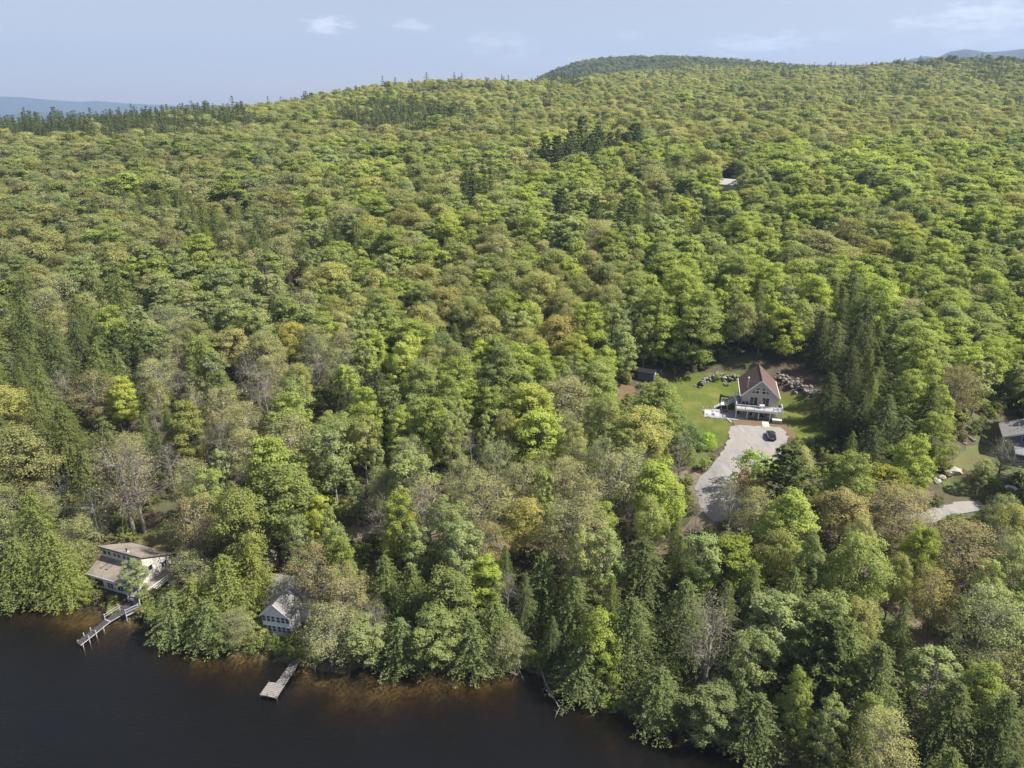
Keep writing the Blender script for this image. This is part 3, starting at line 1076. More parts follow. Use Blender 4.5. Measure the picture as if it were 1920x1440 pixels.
def chair(label, loc, rz, m='dark', group=None, name='patio_chair'):
    t = thing(name, label, 'chair', loc, rz, group)
    MB().box(-0.26, 0.26, -0.25, 0.25, 0.40, 0.46).build('seat', M[m], t)
    MB().prism([(0.2, 0.46), (0.26, 0.46), (0.40, 1.0), (0.35, 1.0)], 'x', -0.25, 0.25).build('backrest', M[m], t)
    for sx in (-1, 1):
        for sy in (-1, 1):
            MB().box(sx * 0.23 - 0.022, sx * 0.23 + 0.022, sy * 0.21 - 0.022, sy * 0.21 + 0.022, 0, 0.395).build('leg', M[m], t)
        MB().box(sx * 0.27 - 0.03, sx * 0.27 + 0.03, -0.25, 0.27, 0.62, 0.66).build('armrest', M[m], t)
    return t


patio_table('round white patio table under the closed red parasol', on_house(0.55, 1.75, 2.4))
t = thing('parasol', 'closed faded red parasol standing through the deck table', 'parasol', on_house(0.55, 1.75, 2.4), HYAW)
MB().tube([(0, 0, 0), (0, 0, 2.45)], [0.025, 0.025], 6).build('pole', M['white'], t)
MB().lathe([(0.05, 1.05), (0.15, 1.2), (0.13, 1.7), (0.06, 2.3), (0.02, 2.42)], 9).build('canopy', M['pink'], t)
for i, (lx, ly, rz, lb) in enumerate([(-0.5, 1.9, 1.4, 'dark patio chair left of the closed red parasol'), (1.5, 1.9, -1.5, 'dark patio chair right of the closed red parasol'),
                                      (-2.4, 1.9, 0.3, 'dark patio chair beside the left patio door'), (-3.3, 1.8, 0.1, 'dark patio chair at the left corner of the front deck')]):
    chair(lb, on_house(lx, ly, 2.4), HYAW + rz, 'dark', 'dark chairs on the front deck')
t = thing('kettle_grill', 'dark round grill at the right end of the front deck', 'grill', on_house(4.3, 1.5, 2.4), HYAW)
MB().lathe([(0.05, 0.62), (0.26, 0.7), (0.33, 0.86), (0.28, 1.05), (0.08, 1.16)], 12).build('bowl', M['dark'], t)
for k in range(3):
    a = k * 2.1
    MB().tube([(0.34 * math.cos(a), 0.34 * math.sin(a), 0), (0.15 * math.cos(a), 0.15 * math.sin(a), 0.66)], [0.02, 0.02], 5).build('leg', M['metal'], t)
for i, (lx, ly, rz, m_, lb) in enumerate([(-0.9, 1.3, 0.4, 'white', 'white chair in the shade under the deck'), (1.0, 1.6, 2.2, 'dark', 'dark chair in the shade under the deck'),
                                          (2.7, 1.5, -1.0, 'white', 'white chair under the deck near the spa')]):
    chair(lb, on_house(lx, ly, 0.09), HYAW + rz, m_, None)

# side patio with its pale sheets
P0 = at_ground(1350, 779)
out = [(1318, 770), (1340, 768), (1374, 771), (1384, 789), (1355, 787), (1320, 783)]
sheet('patio', G(out), M['grey_deck'], 0.13, 'pale side patio edged with stones left of the deck', 0.8, 0.1)


def crumpled(label, px, py, w, d, m, rz, seed, h=0.35):
    rg = np.random.default_rng(seed)
    p = at_ground(px, py)
    n = 9
    V = []
    for i in range(n):
        for j in range(n):
            x, y = (i / (n - 1) - 0.5) * w, (j / (n - 1) - 0.5) * d
            e = min(i, j, n - 1 - i, n - 1 - j)
            V.append((x + rg.normal(0, 0.06), y + rg.normal(0, 0.06), 0.16 + (abs(rg.normal(0, h)) if e > 0 else 0.02)))
    i, j = np.meshgrid(np.arange(n - 1), np.arange(n - 1), indexing='ij')
    f = np.stack([i * n + j, (i + 1) * n + j, (i + 1) * n + j + 1, i * n + j + 1], -1).reshape(-1, 4)
    o = link('tarp', np_mesh('tarp', V, [f], [M[m]]))
    o.location = p
    o.rotation_euler = (0, 0, rz)
    return tag(o, label, 'tarp')


crumpled('crumpled white sheet on the left part of the side patio', 1326, 776, 1.5, 1.9, 'tarp', HYAW, 1)
crumpled('crumpled white sheet in the middle of the side patio', 1341, 778, 1.2, 1.6, 'tarp', HYAW + 0.3, 2)
t = thing('tub', 'small red tub lying on the side patio by the deck', 'tub', at_ground(1359, 774) + np.array([0, 0, 0.15]), HYAW)
MB().lathe([(0.42, 0.0), (0.58, 0.3), (0.62, 0.3)], 12).build('shell', M['red'], t)
MB().lathe([(0.6, 0.3), (0.66, 0.33), (0.6, 0.36)], 12).build('rim', M['red'], t)
for (px, py, w, lb, cat) in [(1362, 722, 1.3, 'brown fire ring of stones on the lawn below the wall', 'fire ring')]:
    p = at_ground(px, py)
    t = thing('fire_ring', lb, cat, p)
    for k in range(9):
        a = k * 0.7
        s_ = link('stone', STONES[k % 6], t, (0.75 * math.cos(a), 0.75 * math.sin(a), 0.15))
        s_.scale = (0.5, 0.45, 0.5); s_.rotation_euler = (0, 0, a)


# ------------------------------------------------------------------ car
def car(label, loc, rz):
    t = thing('parked_car', label, 'car', loc, rz)
    # body as lofted cross-sections; y forward
    st = [(-2.25, 0.62, 0.42, 0.78), (-2.15, 0.80, 0.34, 0.96), (-1.2, 0.87, 0.30, 1.0), (0.3, 0.88, 0.28, 0.97), (1.2, 0.87, 0.30, 0.93), (1.95, 0.80, 0.34, 0.80), (2.2, 0.62, 0.40, 0.66)]
    V = []
    for (y, w, z0, z1) in st:
        V += [(-w, y, z0 + 0.06), (-w * 1.02, y, (z0 + z1) / 2), (-w * 0.94, y, z1), (0, y, z1 + 0.04), (w * 0.94, y, z1), (w * 1.02, y, (z0 + z1) / 2), (w, y, z0 + 0.06), (0, y, z0)]
    F = []
    for i in range(len(st) - 1):
        for k in range(8):
            F.append((i * 8 + k, i * 8 + (k + 1) % 8, (i + 1) * 8 + (k + 1) % 8, (i + 1) * 8 + k))
    F += [tuple(range(8)), tuple((len(st) - 1) * 8 + k for k in range(7, -1, -1))]
    MB().add(V, F).build('body', M['car_paint'], t, smooth=False)
    cab = [(-1.75, 1.0), (-1.35, 1.42), (0.05, 1.47), (0.95, 0.98)]
    V = []
    for (y, z) in cab:
        w = 0.8 if z < 1.1 else 0.62
        V += [(-w, y, z), (w, y, z)]
    MB().add([(-0.82, -1.75, 0.98), (0.82, -1.75, 0.98), (0.82, 0.95, 0.96), (-0.82, 0.95, 0.96), (-0.62, -1.3, 1.44), (0.62, -1.3, 1.44), (0.62, 0.1, 1.46), (-0.62, 0.1, 1.46)],
             [(3, 2, 1, 0), (4, 5, 6, 7), (0, 1, 5, 4), (1, 2, 6, 5), (2, 3, 7, 6), (3, 0, 4, 7)]).build('roof', M['car_paint'], t, 0.05)
    def quad(name, pts, off):
        n = (Vector(pts[1]) - Vector(pts[0])).cross(Vector(pts[2]) - Vector(pts[0])).normalized() * off
        a = [Vector(p) + n for p in pts]
        b = [Vector(p) - n * 0.2 for p in pts]
        MB().add(a + b, [(0, 1, 2, 3), (7, 6, 5, 4), (0, 4, 5, 1), (1, 5, 6, 2), (2, 6, 7, 3), (3, 7, 4, 0)]).build(name, M['glass'], t)
    quad('rear_window', [(-0.70, -1.70, 1.05), (0.70, -1.70, 1.05), (0.56, -1.36, 1.39), (-0.56, -1.36, 1.39)], 0.02)
    quad('windshield', [(0.72, 0.86, 1.03), (-0.72, 0.86, 1.03), (-0.57, 0.17, 1.40), (0.57, 0.17, 1.40)], 0.03)
    quad('side_window', [(0.80, -1.45, 1.05), (0.80, 0.6, 1.05), (0.645, 0.0, 1.39), (0.645, -1.2, 1.39)], 0.02)
    quad('side_window', [(-0.80, 0.6, 1.05), (-0.80, -1.45, 1.05), (-0.645, -1.2, 1.39), (-0.645, 0.0, 1.39)], 0.02)
    for sx in (-1, 1):
        for y in (-1.35, 1.4):
            w = MB().tube([(sx * 0.72, y, 0.33), (sx * 0.91, y, 0.33)], [0.33, 0.33], 14).build('wheel', M['tyre'], t)
            MB().tube([(sx * 0.905, y, 0.33), (sx * 0.93, y, 0.33)], [0.2, 0.19], 10).build('rim', M['metal'], w)
        MB().box(min(sx * 0.5, sx * 0.8), max(sx * 0.5, sx * 0.8), -2.27, -2.14, 0.72, 0.88).build('tail_light', M['tail'], t)
        MB().box(min(sx * 0.46, sx * 0.74), max(sx * 0.46, sx * 0.74), 2.0, 2.16, 0.58, 0.72).build('headlight', M['lamp'], t)
        MB().box(min(sx * 0.86, sx * 1.02), max(sx * 0.86, sx * 1.02), 0.55, 0.68, 0.98, 1.1).build('wing_mirror', M['car_paint'], t)
    MB().box(-0.26, 0.26, -2.285, -2.25, 0.58, 0.70).build('number_plate', M['white'], t)
    MB().box(-0.75, 0.75, -2.30, -2.2, 0.38, 0.54).build('rear_bumper', M['dark'], t, 0.03)
    return t
    return t


pc = at_ground(1445, 822)
pc[2] += 0.15
car('dark blue-black hatchback parked on the gravel driveway, seen from behind', pc, HYAW + 0.06).scale = (0.92, 0.92, 0.92)


# ------------------------------------------------------------------ small outbuildings
def shed(name, label, cat, loc, rz, w, d, h, wall, roof, pitch=0.7, door=True):
    t = thing(name, label, cat, loc, rz)
    MB().prism([(-w / 2, -0.3), (w / 2, -0.3), (w / 2, h), (0, h + pitch), (-w / 2, h)], 'y', -d / 2, d / 2).build('wall', M[wall], t)
    for sg in (-1, 1):
        xe = sg * (w / 2 + 0.2)
        ze = h - 0.2 * pitch / (w / 2)
        MB().prism([(0, h + pitch + 0.01), (xe, ze + 0.01), (xe, ze + 0.1), (0, h + pitch + 0.13)], 'y', -d / 2 - 0.2, d / 2 + 0.2).build('roof', M[roof], t)
    if door:
        dr = MB().box(-0.5, 0.5, -d / 2 - 0.05, -d / 2 - 0.003, 0.05, 1.9).build('door', M['white'], t)
        MB().box(0.32, 0.38, -d / 2 - 0.1, -d / 2 - 0.052, 0.9, 1.05).build('handle', M['dark'], dr)
        window(t, d * 0.12, h * 0.55, 0.6, 0.6, w / 2, axis='x', out=1, cols=1)
    return t


p = at_ground(1213, 712)
shed('garden_shed', 'dark slate shed at the wood edge above the left lawn', 'shed', p, R(62), 2.6, 4.0, 2.0, 'slate', 'dark', 0.5)  # tree shade over the roof is put into its near-black colour
p = at_ground(504, 1066)
shed('storage_shed', 'small beige shed behind the white-gabled lake cottage', 'shed', p, R(-25), 2.4, 2.6, 2.2, 'tan', 'grey_roof')
HILLH = at_ground(1366, 366)
shed('hillside_house', 'pale tan house roof showing through the trees up the slope', 'house', HILLH, R(40), 6.5, 9.0, 4.6, 'cream', 'cream', 2.2)


# ------------------------------------------------------------------ shed-roofed lake cottage
def plank_run(parent, corners, z, n, m, gap=0.02, th=0.05):
    """planks across a quadrilateral (a,b at one end, d,c at the other), each a part"""
    a, b, c, d = [np.array(q[:2], float) for q in corners]
    for i in range(n):
        t0, t1 = i / n + gap / 2 / max(n * 0.15, 1), (i + 1) / n - gap / 2 / max(n * 0.15, 1)
        q = [a + (d - a) * t0, b + (c - b) * t0, b + (c - b) * t1, a + (d - a) * t1]
        zz = z + RNG.uniform(-0.008, 0.008)
        MB().prism([tuple(v) for v in q], 'z', zz - th, zz).build('plank', M[m], parent)


A_FL, A_FR = np.array([-70.35 * 75 / 75, 103.7]), np.array([-61.87, 100.5])
# front top edge from the photo, at roof height above the lake
A_FL = at_z(187.5, 1025.2, 6.4)[:2]
A_FR = at_z(263.4, 1045.6, 6.4)[:2]
A_O = (A_FL + A_FR) / 2
A_W = float(np.linalg.norm(A_FR - A_FL))
A_YAW = math.atan2(A_FR[1] - A_FL[1], A_FR[0] - A_FL[0])
A_Z = 0.55
_PADS.append((A_O[0], A_O[1], 0.0, 0.0, 0.01))
_PADS.pop()


def a_pt(lx, ly):
    c, s = math.cos(A_YAW), math.sin(A_YAW)
    return np.array([A_O[0] + lx * c - ly * s, A_O[1] + lx * s + ly * c])


def cottage_a():
    t = thing('lake_cottage', 'weathered cream cottage with a tan shed roof and a band of small high windows', 'cottage', (A_O[0], A_O[1], A_Z), A_YAW)
    hw = A_W / 2
    zt, zb, dp = 6.4 - A_Z, 3.55 - A_Z, 5.6
    z1, z0, fd = 4.5 - A_Z, 3.2 - A_Z, 3.0       # lean-to roof top / eave, depth
    MB().prism([(0.0, -0.8), (dp, -0.8), (dp, zb), (0.0, zt)], 'x', -hw, hw).build('wall', M['cream'], t)
    MB().prism([(-fd, -0.8), (-0.004, -0.8), (-0.004, z1), (-fd, z0)], 'x', -hw + 0.02, hw - 0.02).build('lower_wall', M['cream'], t)
    sl = (zt - zb) / dp
    MB().prism([(-0.35, zt + 0.35 * sl + 0.01), (dp + 0.4, zb - 0.4 * sl + 0.01), (dp + 0.4, zb - 0.4 * sl + 0.17), (-0.35, zt + 0.35 * sl + 0.17)], 'x', -hw - 0.3, hw + 0.3).build('roof', M['tan_roof'], t)
    s2 = (z1 - z0) / fd
    MB().prism([(-fd - 0.35, z0 - 0.35 * s2 + 0.01), (-0.006, z1 + 0.01), (-0.006, z1 + 0.13), (-fd - 0.35, z0 - 0.35 * s2 + 0.13)], 'x', -hw - 0.25, hw + 0.2).build('lower_roof', M['tan_roof'], t)
    MB().prism([(-0.40, zt + 0.35 * sl - 0.12), (-0.354, zt + 0.35 * sl - 0.12), (-0.354, zt + 0.35 * sl + 0.19), (-0.40, zt + 0.35 * sl + 0.19)], 'x', -hw - 0.3, hw + 0.3).build('fascia', M['slate'], t)
    MB().box(-hw - 0.25, hw + 0.2, -fd - 0.40, -fd - 0.354, z0 - 0.2, z0 + 0.02).build('fascia', M['white'], t)
    for i, x in enumerate((-3.55, -2.6, -1.35, -0.4, 0.75, 1.7, 2.8)):
        window(t, x, (z1 + zt) / 2 + 0.1, 0.72, 0.72, 0.0, cols=1)
    for x, w in ((-2.35, 1.5), (0.1, 1.3), (2.3, 1.3)):
        window(t, x, 1.25, w, 1.05, -fd, cols=2, frame='teal' if x < 0 else 'white')
    window(t, 1.35, 3.0, 0.85, 1.0, hw, axis='x', out=1, cols=1)
    window(t, 4.1, 2.0, 1.1, 1.1, hw, axis='x', out=1, cols=2)
    window(t, -2.2, 1.1, 0.9, 1.9, hw - 0.02, axis='x', out=1, cols=1, name='door')
    MB().box(hw + 0.003, hw + 0.07, 2.7, 2.85, -0.6, zb + 1.2).build('corner_board', M['white'], t)
    MB().box(-hw + 0.02, hw - 0.02, -fd - 0.04, -fd - 0.003, -0.5, 0.25).build('base_trim', M['teal'], t)
    px_, py_ = 0.9, 0.55
    zz = zt - py_ * sl
    sp = MB().tube([(px_, py_, zz), (px_, py_, zz + 0.75)], [0.1, 0.1], 8).build('stove_pipe', M['dark'], t)
    MB().lathe([(0.17, zz + 0.7), (0.18, zz + 0.82), (0.05, zz + 0.92)], 8, (px_, py_)).build('pipe_cap', M['dark'], sp)
    MB().box(px_ - 0.25, px_ + 0.25, py_ - 0.3, py_ + 0.25, zz + 0.05, zz + 0.22).build('flashing', M['white'], t)
    for x in (-2.7, -1.5):      # two dark roof props lying on the lean-to
        ra = -1.9
        MB().bar((x, ra, z1 + ra * s2 + 0.17), (x + 0.5, ra + 0.95, z1 + (ra + 0.95) * s2 + 0.17), 0.05).build('roof_ladder_hook', M['dark'], t)
        MB().bar((x - 0.35, ra - 0.03, z1 + ra * s2 + 0.17), (x + 0.15, ra - 0.03, z1 + ra * s2 + 0.17), 0.07).build('roof_bracket', M['dark'], t)
    # deck along the right wall
    dz = 0.75
    for i in range(14):
        x0 = hw + 0.08 + i * 0.2
        MB().box(x0, x0 + 0.18, -3.9, 4.8, dz - 0.06, dz).build('plank', M['dock'], t)
    MB().box(hw + 0.1, hw + 2.8, -4.0, -3.905, dz - 0.35, dz).build('fascia', M['white'], t)
    ex = hw + 2.82
    pts = [(ex, 4.7), (ex, 2.0), (ex, -1.0), (ex, -3.9)]
    for (x, y) in pts + [(hw + 0.3, -3.9)]:
        MB().box(x - 0.07, x + 0.07, y - 0.07, y + 0.07, -0.8, dz + 1.05).build('railing_post', M['white'], t)
    for a, b in zip(pts[:-1], pts[1:]):
        for h in (0.98, 0.55, 0.18):
            MB().bar((a[0], a[1], dz + h), (b[0], b[1], dz + h), 0.06, 0.1).build('rail', M['white'], t)
    for h in (0.98, 0.55):
        MB().bar((ex, -3.9, dz + h), (hw + 1.4, -3.9, dz + h), 0.06, 0.1).build('rail', M['white'], t)
    return t


cottage_a()


def dock_a():
    z = 0.62
    c = np.array([at_z(*q, z)[:2] for q in [(142.5, 1204), (151.5, 1210), (207, 1165.5), (197, 1162)]])
    base = c.mean(0)
    t = thing('boat_dock', 'long dark railed dock running from the bank by the shed-roofed cottage', 'dock', (base[0], base[1], 0))
    lc = [q - base for q in c]
    L = np.linalg.norm(lc[3] - lc[0])
    plank_run(t, [lc[0], lc[1], lc[2], lc[3]], z, int(L / 0.32), 'dark_dock')
    u = at_z(225.0, 1144.5, 1.05)[:2] - base
    v = at_z(234.5, 1149.5, 1.05)[:2] - base
    # ramp up to the small platform
    n = 12
    for i in range(n):
        q0, q1 = i / n, (i + 0.94) / n
        a0, b0 = lc[3] + (u - lc[3]) * q0, lc[2] + (v - lc[2]) * q0
        a1, b1 = lc[3] + (u - lc[3]) * q1, lc[2] + (v - lc[2]) * q1
        za, zb = z + 0.45 * q0, z + 0.45 * q1
        MB().add([(*a0, za), (*b0, za), (*b1, zb), (*a1, zb), (*a0, za - 0.05), (*b0, za - 0.05), (*b1, zb - 0.05), (*a1, zb - 0.05)],
                 [(0, 1, 2, 3), (7, 6, 5, 4), (0, 4, 5, 1), (1, 5, 6, 2), (2, 6, 7, 3), (3, 7, 4, 0)]).build('plank', M['dark_dock'], t)
    dirn = (u - lc[3]) / np.linalg.norm(u - lc[3])
    nrm = np.array([-dirn[1], dirn[0]])
    ctr = (u + v) / 2 + dirn * 1.1
    pl = [ctr - dirn * 1.1 - nrm * 1.4, ctr + dirn * 1.1 - nrm * 1.4, ctr + dirn * 1.1 + nrm * 1.4, ctr - dirn * 1.1 + nrm * 1.4]
    plank_run(t, [pl[0], pl[3], pl[2], pl[1]], 1.1, 8, 'dark_dock')
    for i, (a, b) in enumerate([(pl[0], pl[1]), (pl[1], pl[2])]):
        MB().bar((*a, 1.0), (*b, 1.0), 0.06, 0.2).build('fascia', M['weathered_white'], t)
    def posts_rail(pts, zs, h, rails):
        for p_, z_ in zip(pts, zs):
            MB().box(p_[0] - 0.05, p_[0] + 0.05, p_[1] - 0.05, p_[1] + 0.05, -0.9, z_ + h + 0.1).build('railing_post', M['weathered_white'], t)
        for (a, za), (b, zb) in zip(list(zip(pts, zs))[:-1], list(zip(pts, zs))[1:]):
            for r_ in rails:
                MB().bar((*a, za + r_), (*b, zb + r_), 0.05, 0.075).build('rail', M['weathered_white'], t)
    posts_rail([lc[3], u], [z, 1.07], 1.0, (0.95, 0.55))
    posts_rail([pl[0], pl[0] + (pl[1] - pl[0]) * 0.0 + (u - lc[3]) * 0.0 + dirn * 1.9], [1.1, 1.1], 1.0, (0.95, 0.5))
    # steps and rails from the platform up to the cottage deck
    e = np.array(a_pt(A_W / 2 + 2.82, -3.9)) - base
    posts_rail([pl[1], (pl[1] + e) / 2, e], [1.1, 1.2, 1.3], 1.0, (0.95, 0.5))
    e2 = np.array(a_pt(A_W / 2 + 1.4, -3.9)) - base
    s0, s1 = (pl[1] + pl[2]) / 2, (e + e2) / 2
    for i in range(12):
        q = s0 + (s1 - s0) * (i + 0.5) / 12
        MB().bar((*(q - nrm * 0.6), 1.07 + 0.02 * i), (*(q + nrm * 0.6), 1.07 + 0.02 * i), 0.34, 0.06).build('plank', M['dock'], t)
    # white edge strip and mooring posts
    MB().bar((*lc[1], z - 0.03), (*lc[2], z - 0.03), 0.05, 0.10).build('edge_strip', M['weathered_white'], t)
    MB().bar((*lc[2], z - 0.03), (*v, 1.02), 0.05, 0.10).build('edge_strip', M['weathered_white'], t)
    MB().bar((*lc[3], z + 0.03), (*lc[2], z + 0.03), 0.12, 0.08).build('edge_strip', M['weathered_white'], t)
    for f in (0.06, 0.27, 0.5, 0.75):
        for s_, q in ((0, 3), (1, 2)):
            if s_ == 0 and f > 0.6: continue
            p_ = lc[s_] + (lc[q] - lc[s_]) * f
            zt = z + (0.55 if 0.1 < f < 0.6 else 0.12)
            MB().tube([(*p_, -1.6), (*p_, zt)], [0.075, 0.075], 7).build('mooring_post', M['weathered_white'], t)


dock_a()


# ------------------------------------------------------------------ white-gabled lake cottage and its dock
B_L = at_z(497.2, 1184, 0.7)[:2]
B_R = at_z(546, 1199, 0.7)[:2]
B_O = (B_L + B_R) / 2
B_W = float(np.linalg.norm(B_R - B_L))
B_YAW = R(-11.5)
B_O = at_z(521, 1190, 0.7)[:2]
B_W = 4.5


def cottage_b():
    t = thing('lake_cottage', 'small lake cottage with a white gable front and two rows of blue windows', 'cottage', (B_O[0], B_O[1], 0.5), B_YAW)
    hw = B_W / 2
    ze, za, dp = 3.75, 5.75, 3.4
    MB().prism([(-hw, -0.6), (hw, -0.6), (hw, ze), (0, za), (-hw, ze)], 'y', 0, dp).build('wall', M['white'], t)
    sl = (za - ze) / hw
    for sg in (-1, 1):
        xe = sg * (hw + 0.3)
        zz = ze - 0.3 * sl
        MB().prism([(0, za + 0.01), (xe, zz + 0.01), (xe, zz + 0.13), (0, za + 0.16)], 'y', -0.3, dp + 0.6).build('roof', M['grey_roof'], t)
        MB().prism([(sg * 0.004, za - 0.12), (xe, zz - 0.12), (xe, zz + 0.15), (sg * 0.004, za + 0.18)], 'y', -0.36, -0.304).build('rake_board', M['white'], t)
    for r_, zc in ((0, 3.05), (1, 1.3)):
        for k in range(6):
            x = -hw + B_W * (k + 0.5) / 6 + (-0.05 if k < 3 else 0.05)
            window(t, x, zc, B_W / 6 - 0.2, 0.98, 0.0, cols=1, rows=2, glass='blue_glass', fw=0.05)
    for zc in (3.0, 1.3):
        window(t, 1.0, zc, 0.9, 0.9, -hw, axis='x', cols=1, glass='blue_glass')
    # main body behind, ridge across
    bw, bd, be, ba = 4.6, 7.2, 3.1, 5.6
    y0 = dp + 0.004
    MB().prism([(y0, -0.6), (y0 + bd, -0.6), (y0 + bd, be), (y0 + bd / 2, ba), (y0, be)], 'x', -bw + 0.8, bw + 1.2).build('main_wall', M['cream'], t)
    s3 = (ba - be) / (bd / 2)
    ym = y0 + bd / 2
    MB().prism([(ym, ba + 0.01), (y0 - 0.35, be - 0.35 * s3 + 0.01), (y0 - 0.35, be - 0.35 * s3 + 0.14), (ym, ba + 0.17)], 'x', -bw + 0.4, bw + 1.6).build('main_roof', M['grey_roof'], t)
    MB().prism([(ym, ba + 0.01), (y0 + bd + 0.35, be - 0.35 * s3 + 0.01), (y0 + bd + 0.35, be - 0.35 * s3 + 0.14), (ym, ba + 0.17)], 'x', -bw + 0.4, bw + 1.6).build('main_roof', M['grey_roof'], t)
    window(t, y0 + 1.4, 2.3, 0.7, 0.9, -bw + 0.8, axis='x', cols=1)
    for (x, y) in ((-1.0, ym + 1.0), (1.2, ym - 0.4)):
        zz = ba - abs(y - ym) * s3
        MB().tube([(x, y, zz), (x, y, zz + 0.9)], [0.09, 0.09], 7).build('vent_pipe', M['white'], t)


cottage_b()


def dock_b():
    z = 0.55
    c = np.array([at_z(*q, z)[:2] for q in [(500.6, 1305), (517.7, 1309), (565, 1236), (553, 1233)]])
    e = np.array([at_z(*q, z)[:2] for q in [(487.5, 1303), (500.0, 1304.8), (518.4, 1279.8), (504.6, 1278.8)]])
    base = c.mean(0)
    t = thing('boat_dock', 'grey weathered dock with an L-shaped end below the white-gabled cottage', 'dock', (base[0], base[1], 0))
    lc, le = [q - base for q in c], [q - base for q in e]
    L = np.linalg.norm(lc[3] - lc[0])
    plank_run(t, lc, z, int(L / 0.3), 'dock')
    L2 = np.linalg.norm(le[3] - le[0])
    plank_run(t, le, z - 0.01, int(L2 / 0.3), 'dock')
    for a, b in ((lc[0], lc[3]), (lc[1], lc[2]), (le[0], le[3]), (lc[0], lc[1]), (le[0], le[1])):
        MB().bar((*a, z - 0.02), (*b, z - 0.02), 0.06, 0.16).build('edge_strip', M['dock'], t)
    for s_, q in ((lc[0], lc[3]), (lc[1], lc[2])):
        for f in (0.02, 0.33, 0.66, 0.95):
            p_ = s_ + (q - s_) * f
            MB().tube([(*p_, -2.4), (*p_, z + 0.22)], [0.06, 0.06], 7).build('mooring_post', M['bark'], t)
    for p_ in (le[0], le[3]):
        MB().tube([(*p_, -2.4), (*p_, z + 0.25)], [0.06, 0.06], 7).build('mooring_post', M['bark'], t)


dock_b()


# ------------------------------------------------------------------ grey house at the right edge
def grey_house():
    yaw = R(-27)
    c0 = at_z(1884, 816, 12.4 + 4.2)
    t = thing('grey_house', 'blue-grey gabled house with pale grey roof, cut by the right edge of the photo', 'house', (c0[0], c0[1], 12.4), yaw)
    W, D, H1 = 10.5, 6.5, 4.1
    za = H1 + 2.2
    MB().prism([(0, -0.5), (W, -0.5), (W, H1), (W / 2, za), (0, H1)], 'y', 0.0, D).build('wall', M['slate'], t)
    sl = (za - H1) / (W / 2)
    for sg in (-1, 1):
        xe = W / 2 + sg * (W / 2 + 0.4)
        ze = H1 - 0.4 * sl
        MB().prism([(W / 2, za + 0.01), (xe, ze + 0.01), (xe, ze + 0.16), (W / 2, za + 0.2)], 'y', -0.5, D + 0.4).build('roof', M['grey_roof'], t)
        MB().prism([(W / 2 + sg * 0.004, za - 0.2), (xe, ze - 0.2), (xe, ze + 0.18), (W / 2 + sg * 0.004, za + 0.22)], 'y', -0.56, -0.504).build('rake_board', M['white'], t)
    MB().box(-0.05, 0.14, -0.05, -0.003, -0.4, H1 - 0.2).build('corner_board', M['white'], t)
    MB().tube([(2.2, 2.0, H1 + 1.2), (2.2, 2.0, H1 + 2.2)], [0.08, 0.08], 7).build('vent_pipe', M['white'], t)
    for x in (2.2, 5.2, 8.2):
        window(t, x, 1.5, 1.2, 1.4, 0.0, cols=2)
        if x < 8: window(t, x + 1.2, 4.0, 1.0, 1.1, 0.0, cols=2)
    # front porch: metal roof, white posts and stair rail
    MB().prism([(-4.0, 2.3), (-0.004, 3.0), (-0.004, 3.13), (-4.0, 2.43)], 'x', 1.6, W).build('porch_roof', M['metal_roof'], t)
    MB().box(1.58, W, -4.08, -4.005, 2.2, 2.45).build('fascia', M['white'], t)
    for x in (1.7, 4.2, 6.7, 9.2):
        MB().box(x, x + 0.14, -3.9, -3.76, -0.4, 2.26).build('post', M['white'], t)
    MB().box(1.4, W, -4.3, -0.004, -0.3, 0.14).build('porch_floor', M['slab'], t)
    for z in (0.95, 0.45):
        MB().bar((1.77, -3.83, z), (W, -3.83, z), 0.06, 0.09).build('rail', M['white'], t)
    return t


grey_house()
p = at_ground(1845, 884)
t = thing('timber_frame', 'pale yellow timber frame on the grass by the grey house', 'frame', p, R(10))
for a, b in (((-1, 0, 0), (-1, 0, 2.1)), ((1, 0, 0), (1, 0, 2.1)), ((-1.05, 0, 2.15), (1.05, 0, 2.15)), ((-1, 0, 0.08), (1, 0, 0.08))):
    MB().bar(a, b, 0.12).build('bar', M['timber'], t)
p = at_ground(1893, 925)
t = thing('garden_chair', 'white round garden chair on the grass below the grey house', 'chair', p, R(20))
MB().lathe([(0.3, 0.35), (0.75, 0.45), (0.95, 0.85), (0.98, 0.9), (0.72, 0.55), (0.3, 0.45)], 14).build('seat_shell', M['white'], t)
for k in range(4):
    a = k * math.pi / 2 + 0.4
    MB().tube([(0.5 * math.cos(a), 0.5 * math.sin(a), 0), (0.4 * math.cos(a), 0.4 * math.sin(a), 0.4)], [0.04, 0.04], 5).build('leg', M['white'], t)
MB().lathe([(0.3, 0.46), (0.6, 0.56), (0.3, 0.6)], 12).build('cushion', M['dark'], t)
p = at_ground(1830, 930)
t = thing('marker_post', 'short white post at the edge of the pale gravel drive', 'post', p)
MB().tube([(0, 0, -0.2), (0, 0, 1.3)], [0.07, 0.07], 7).build('shaft', M['white'], t)
MB().lathe([(0.1, 1.3), (0.1, 1.36), (0.02, 1.42)], 7).build('cap', M['white'], t)
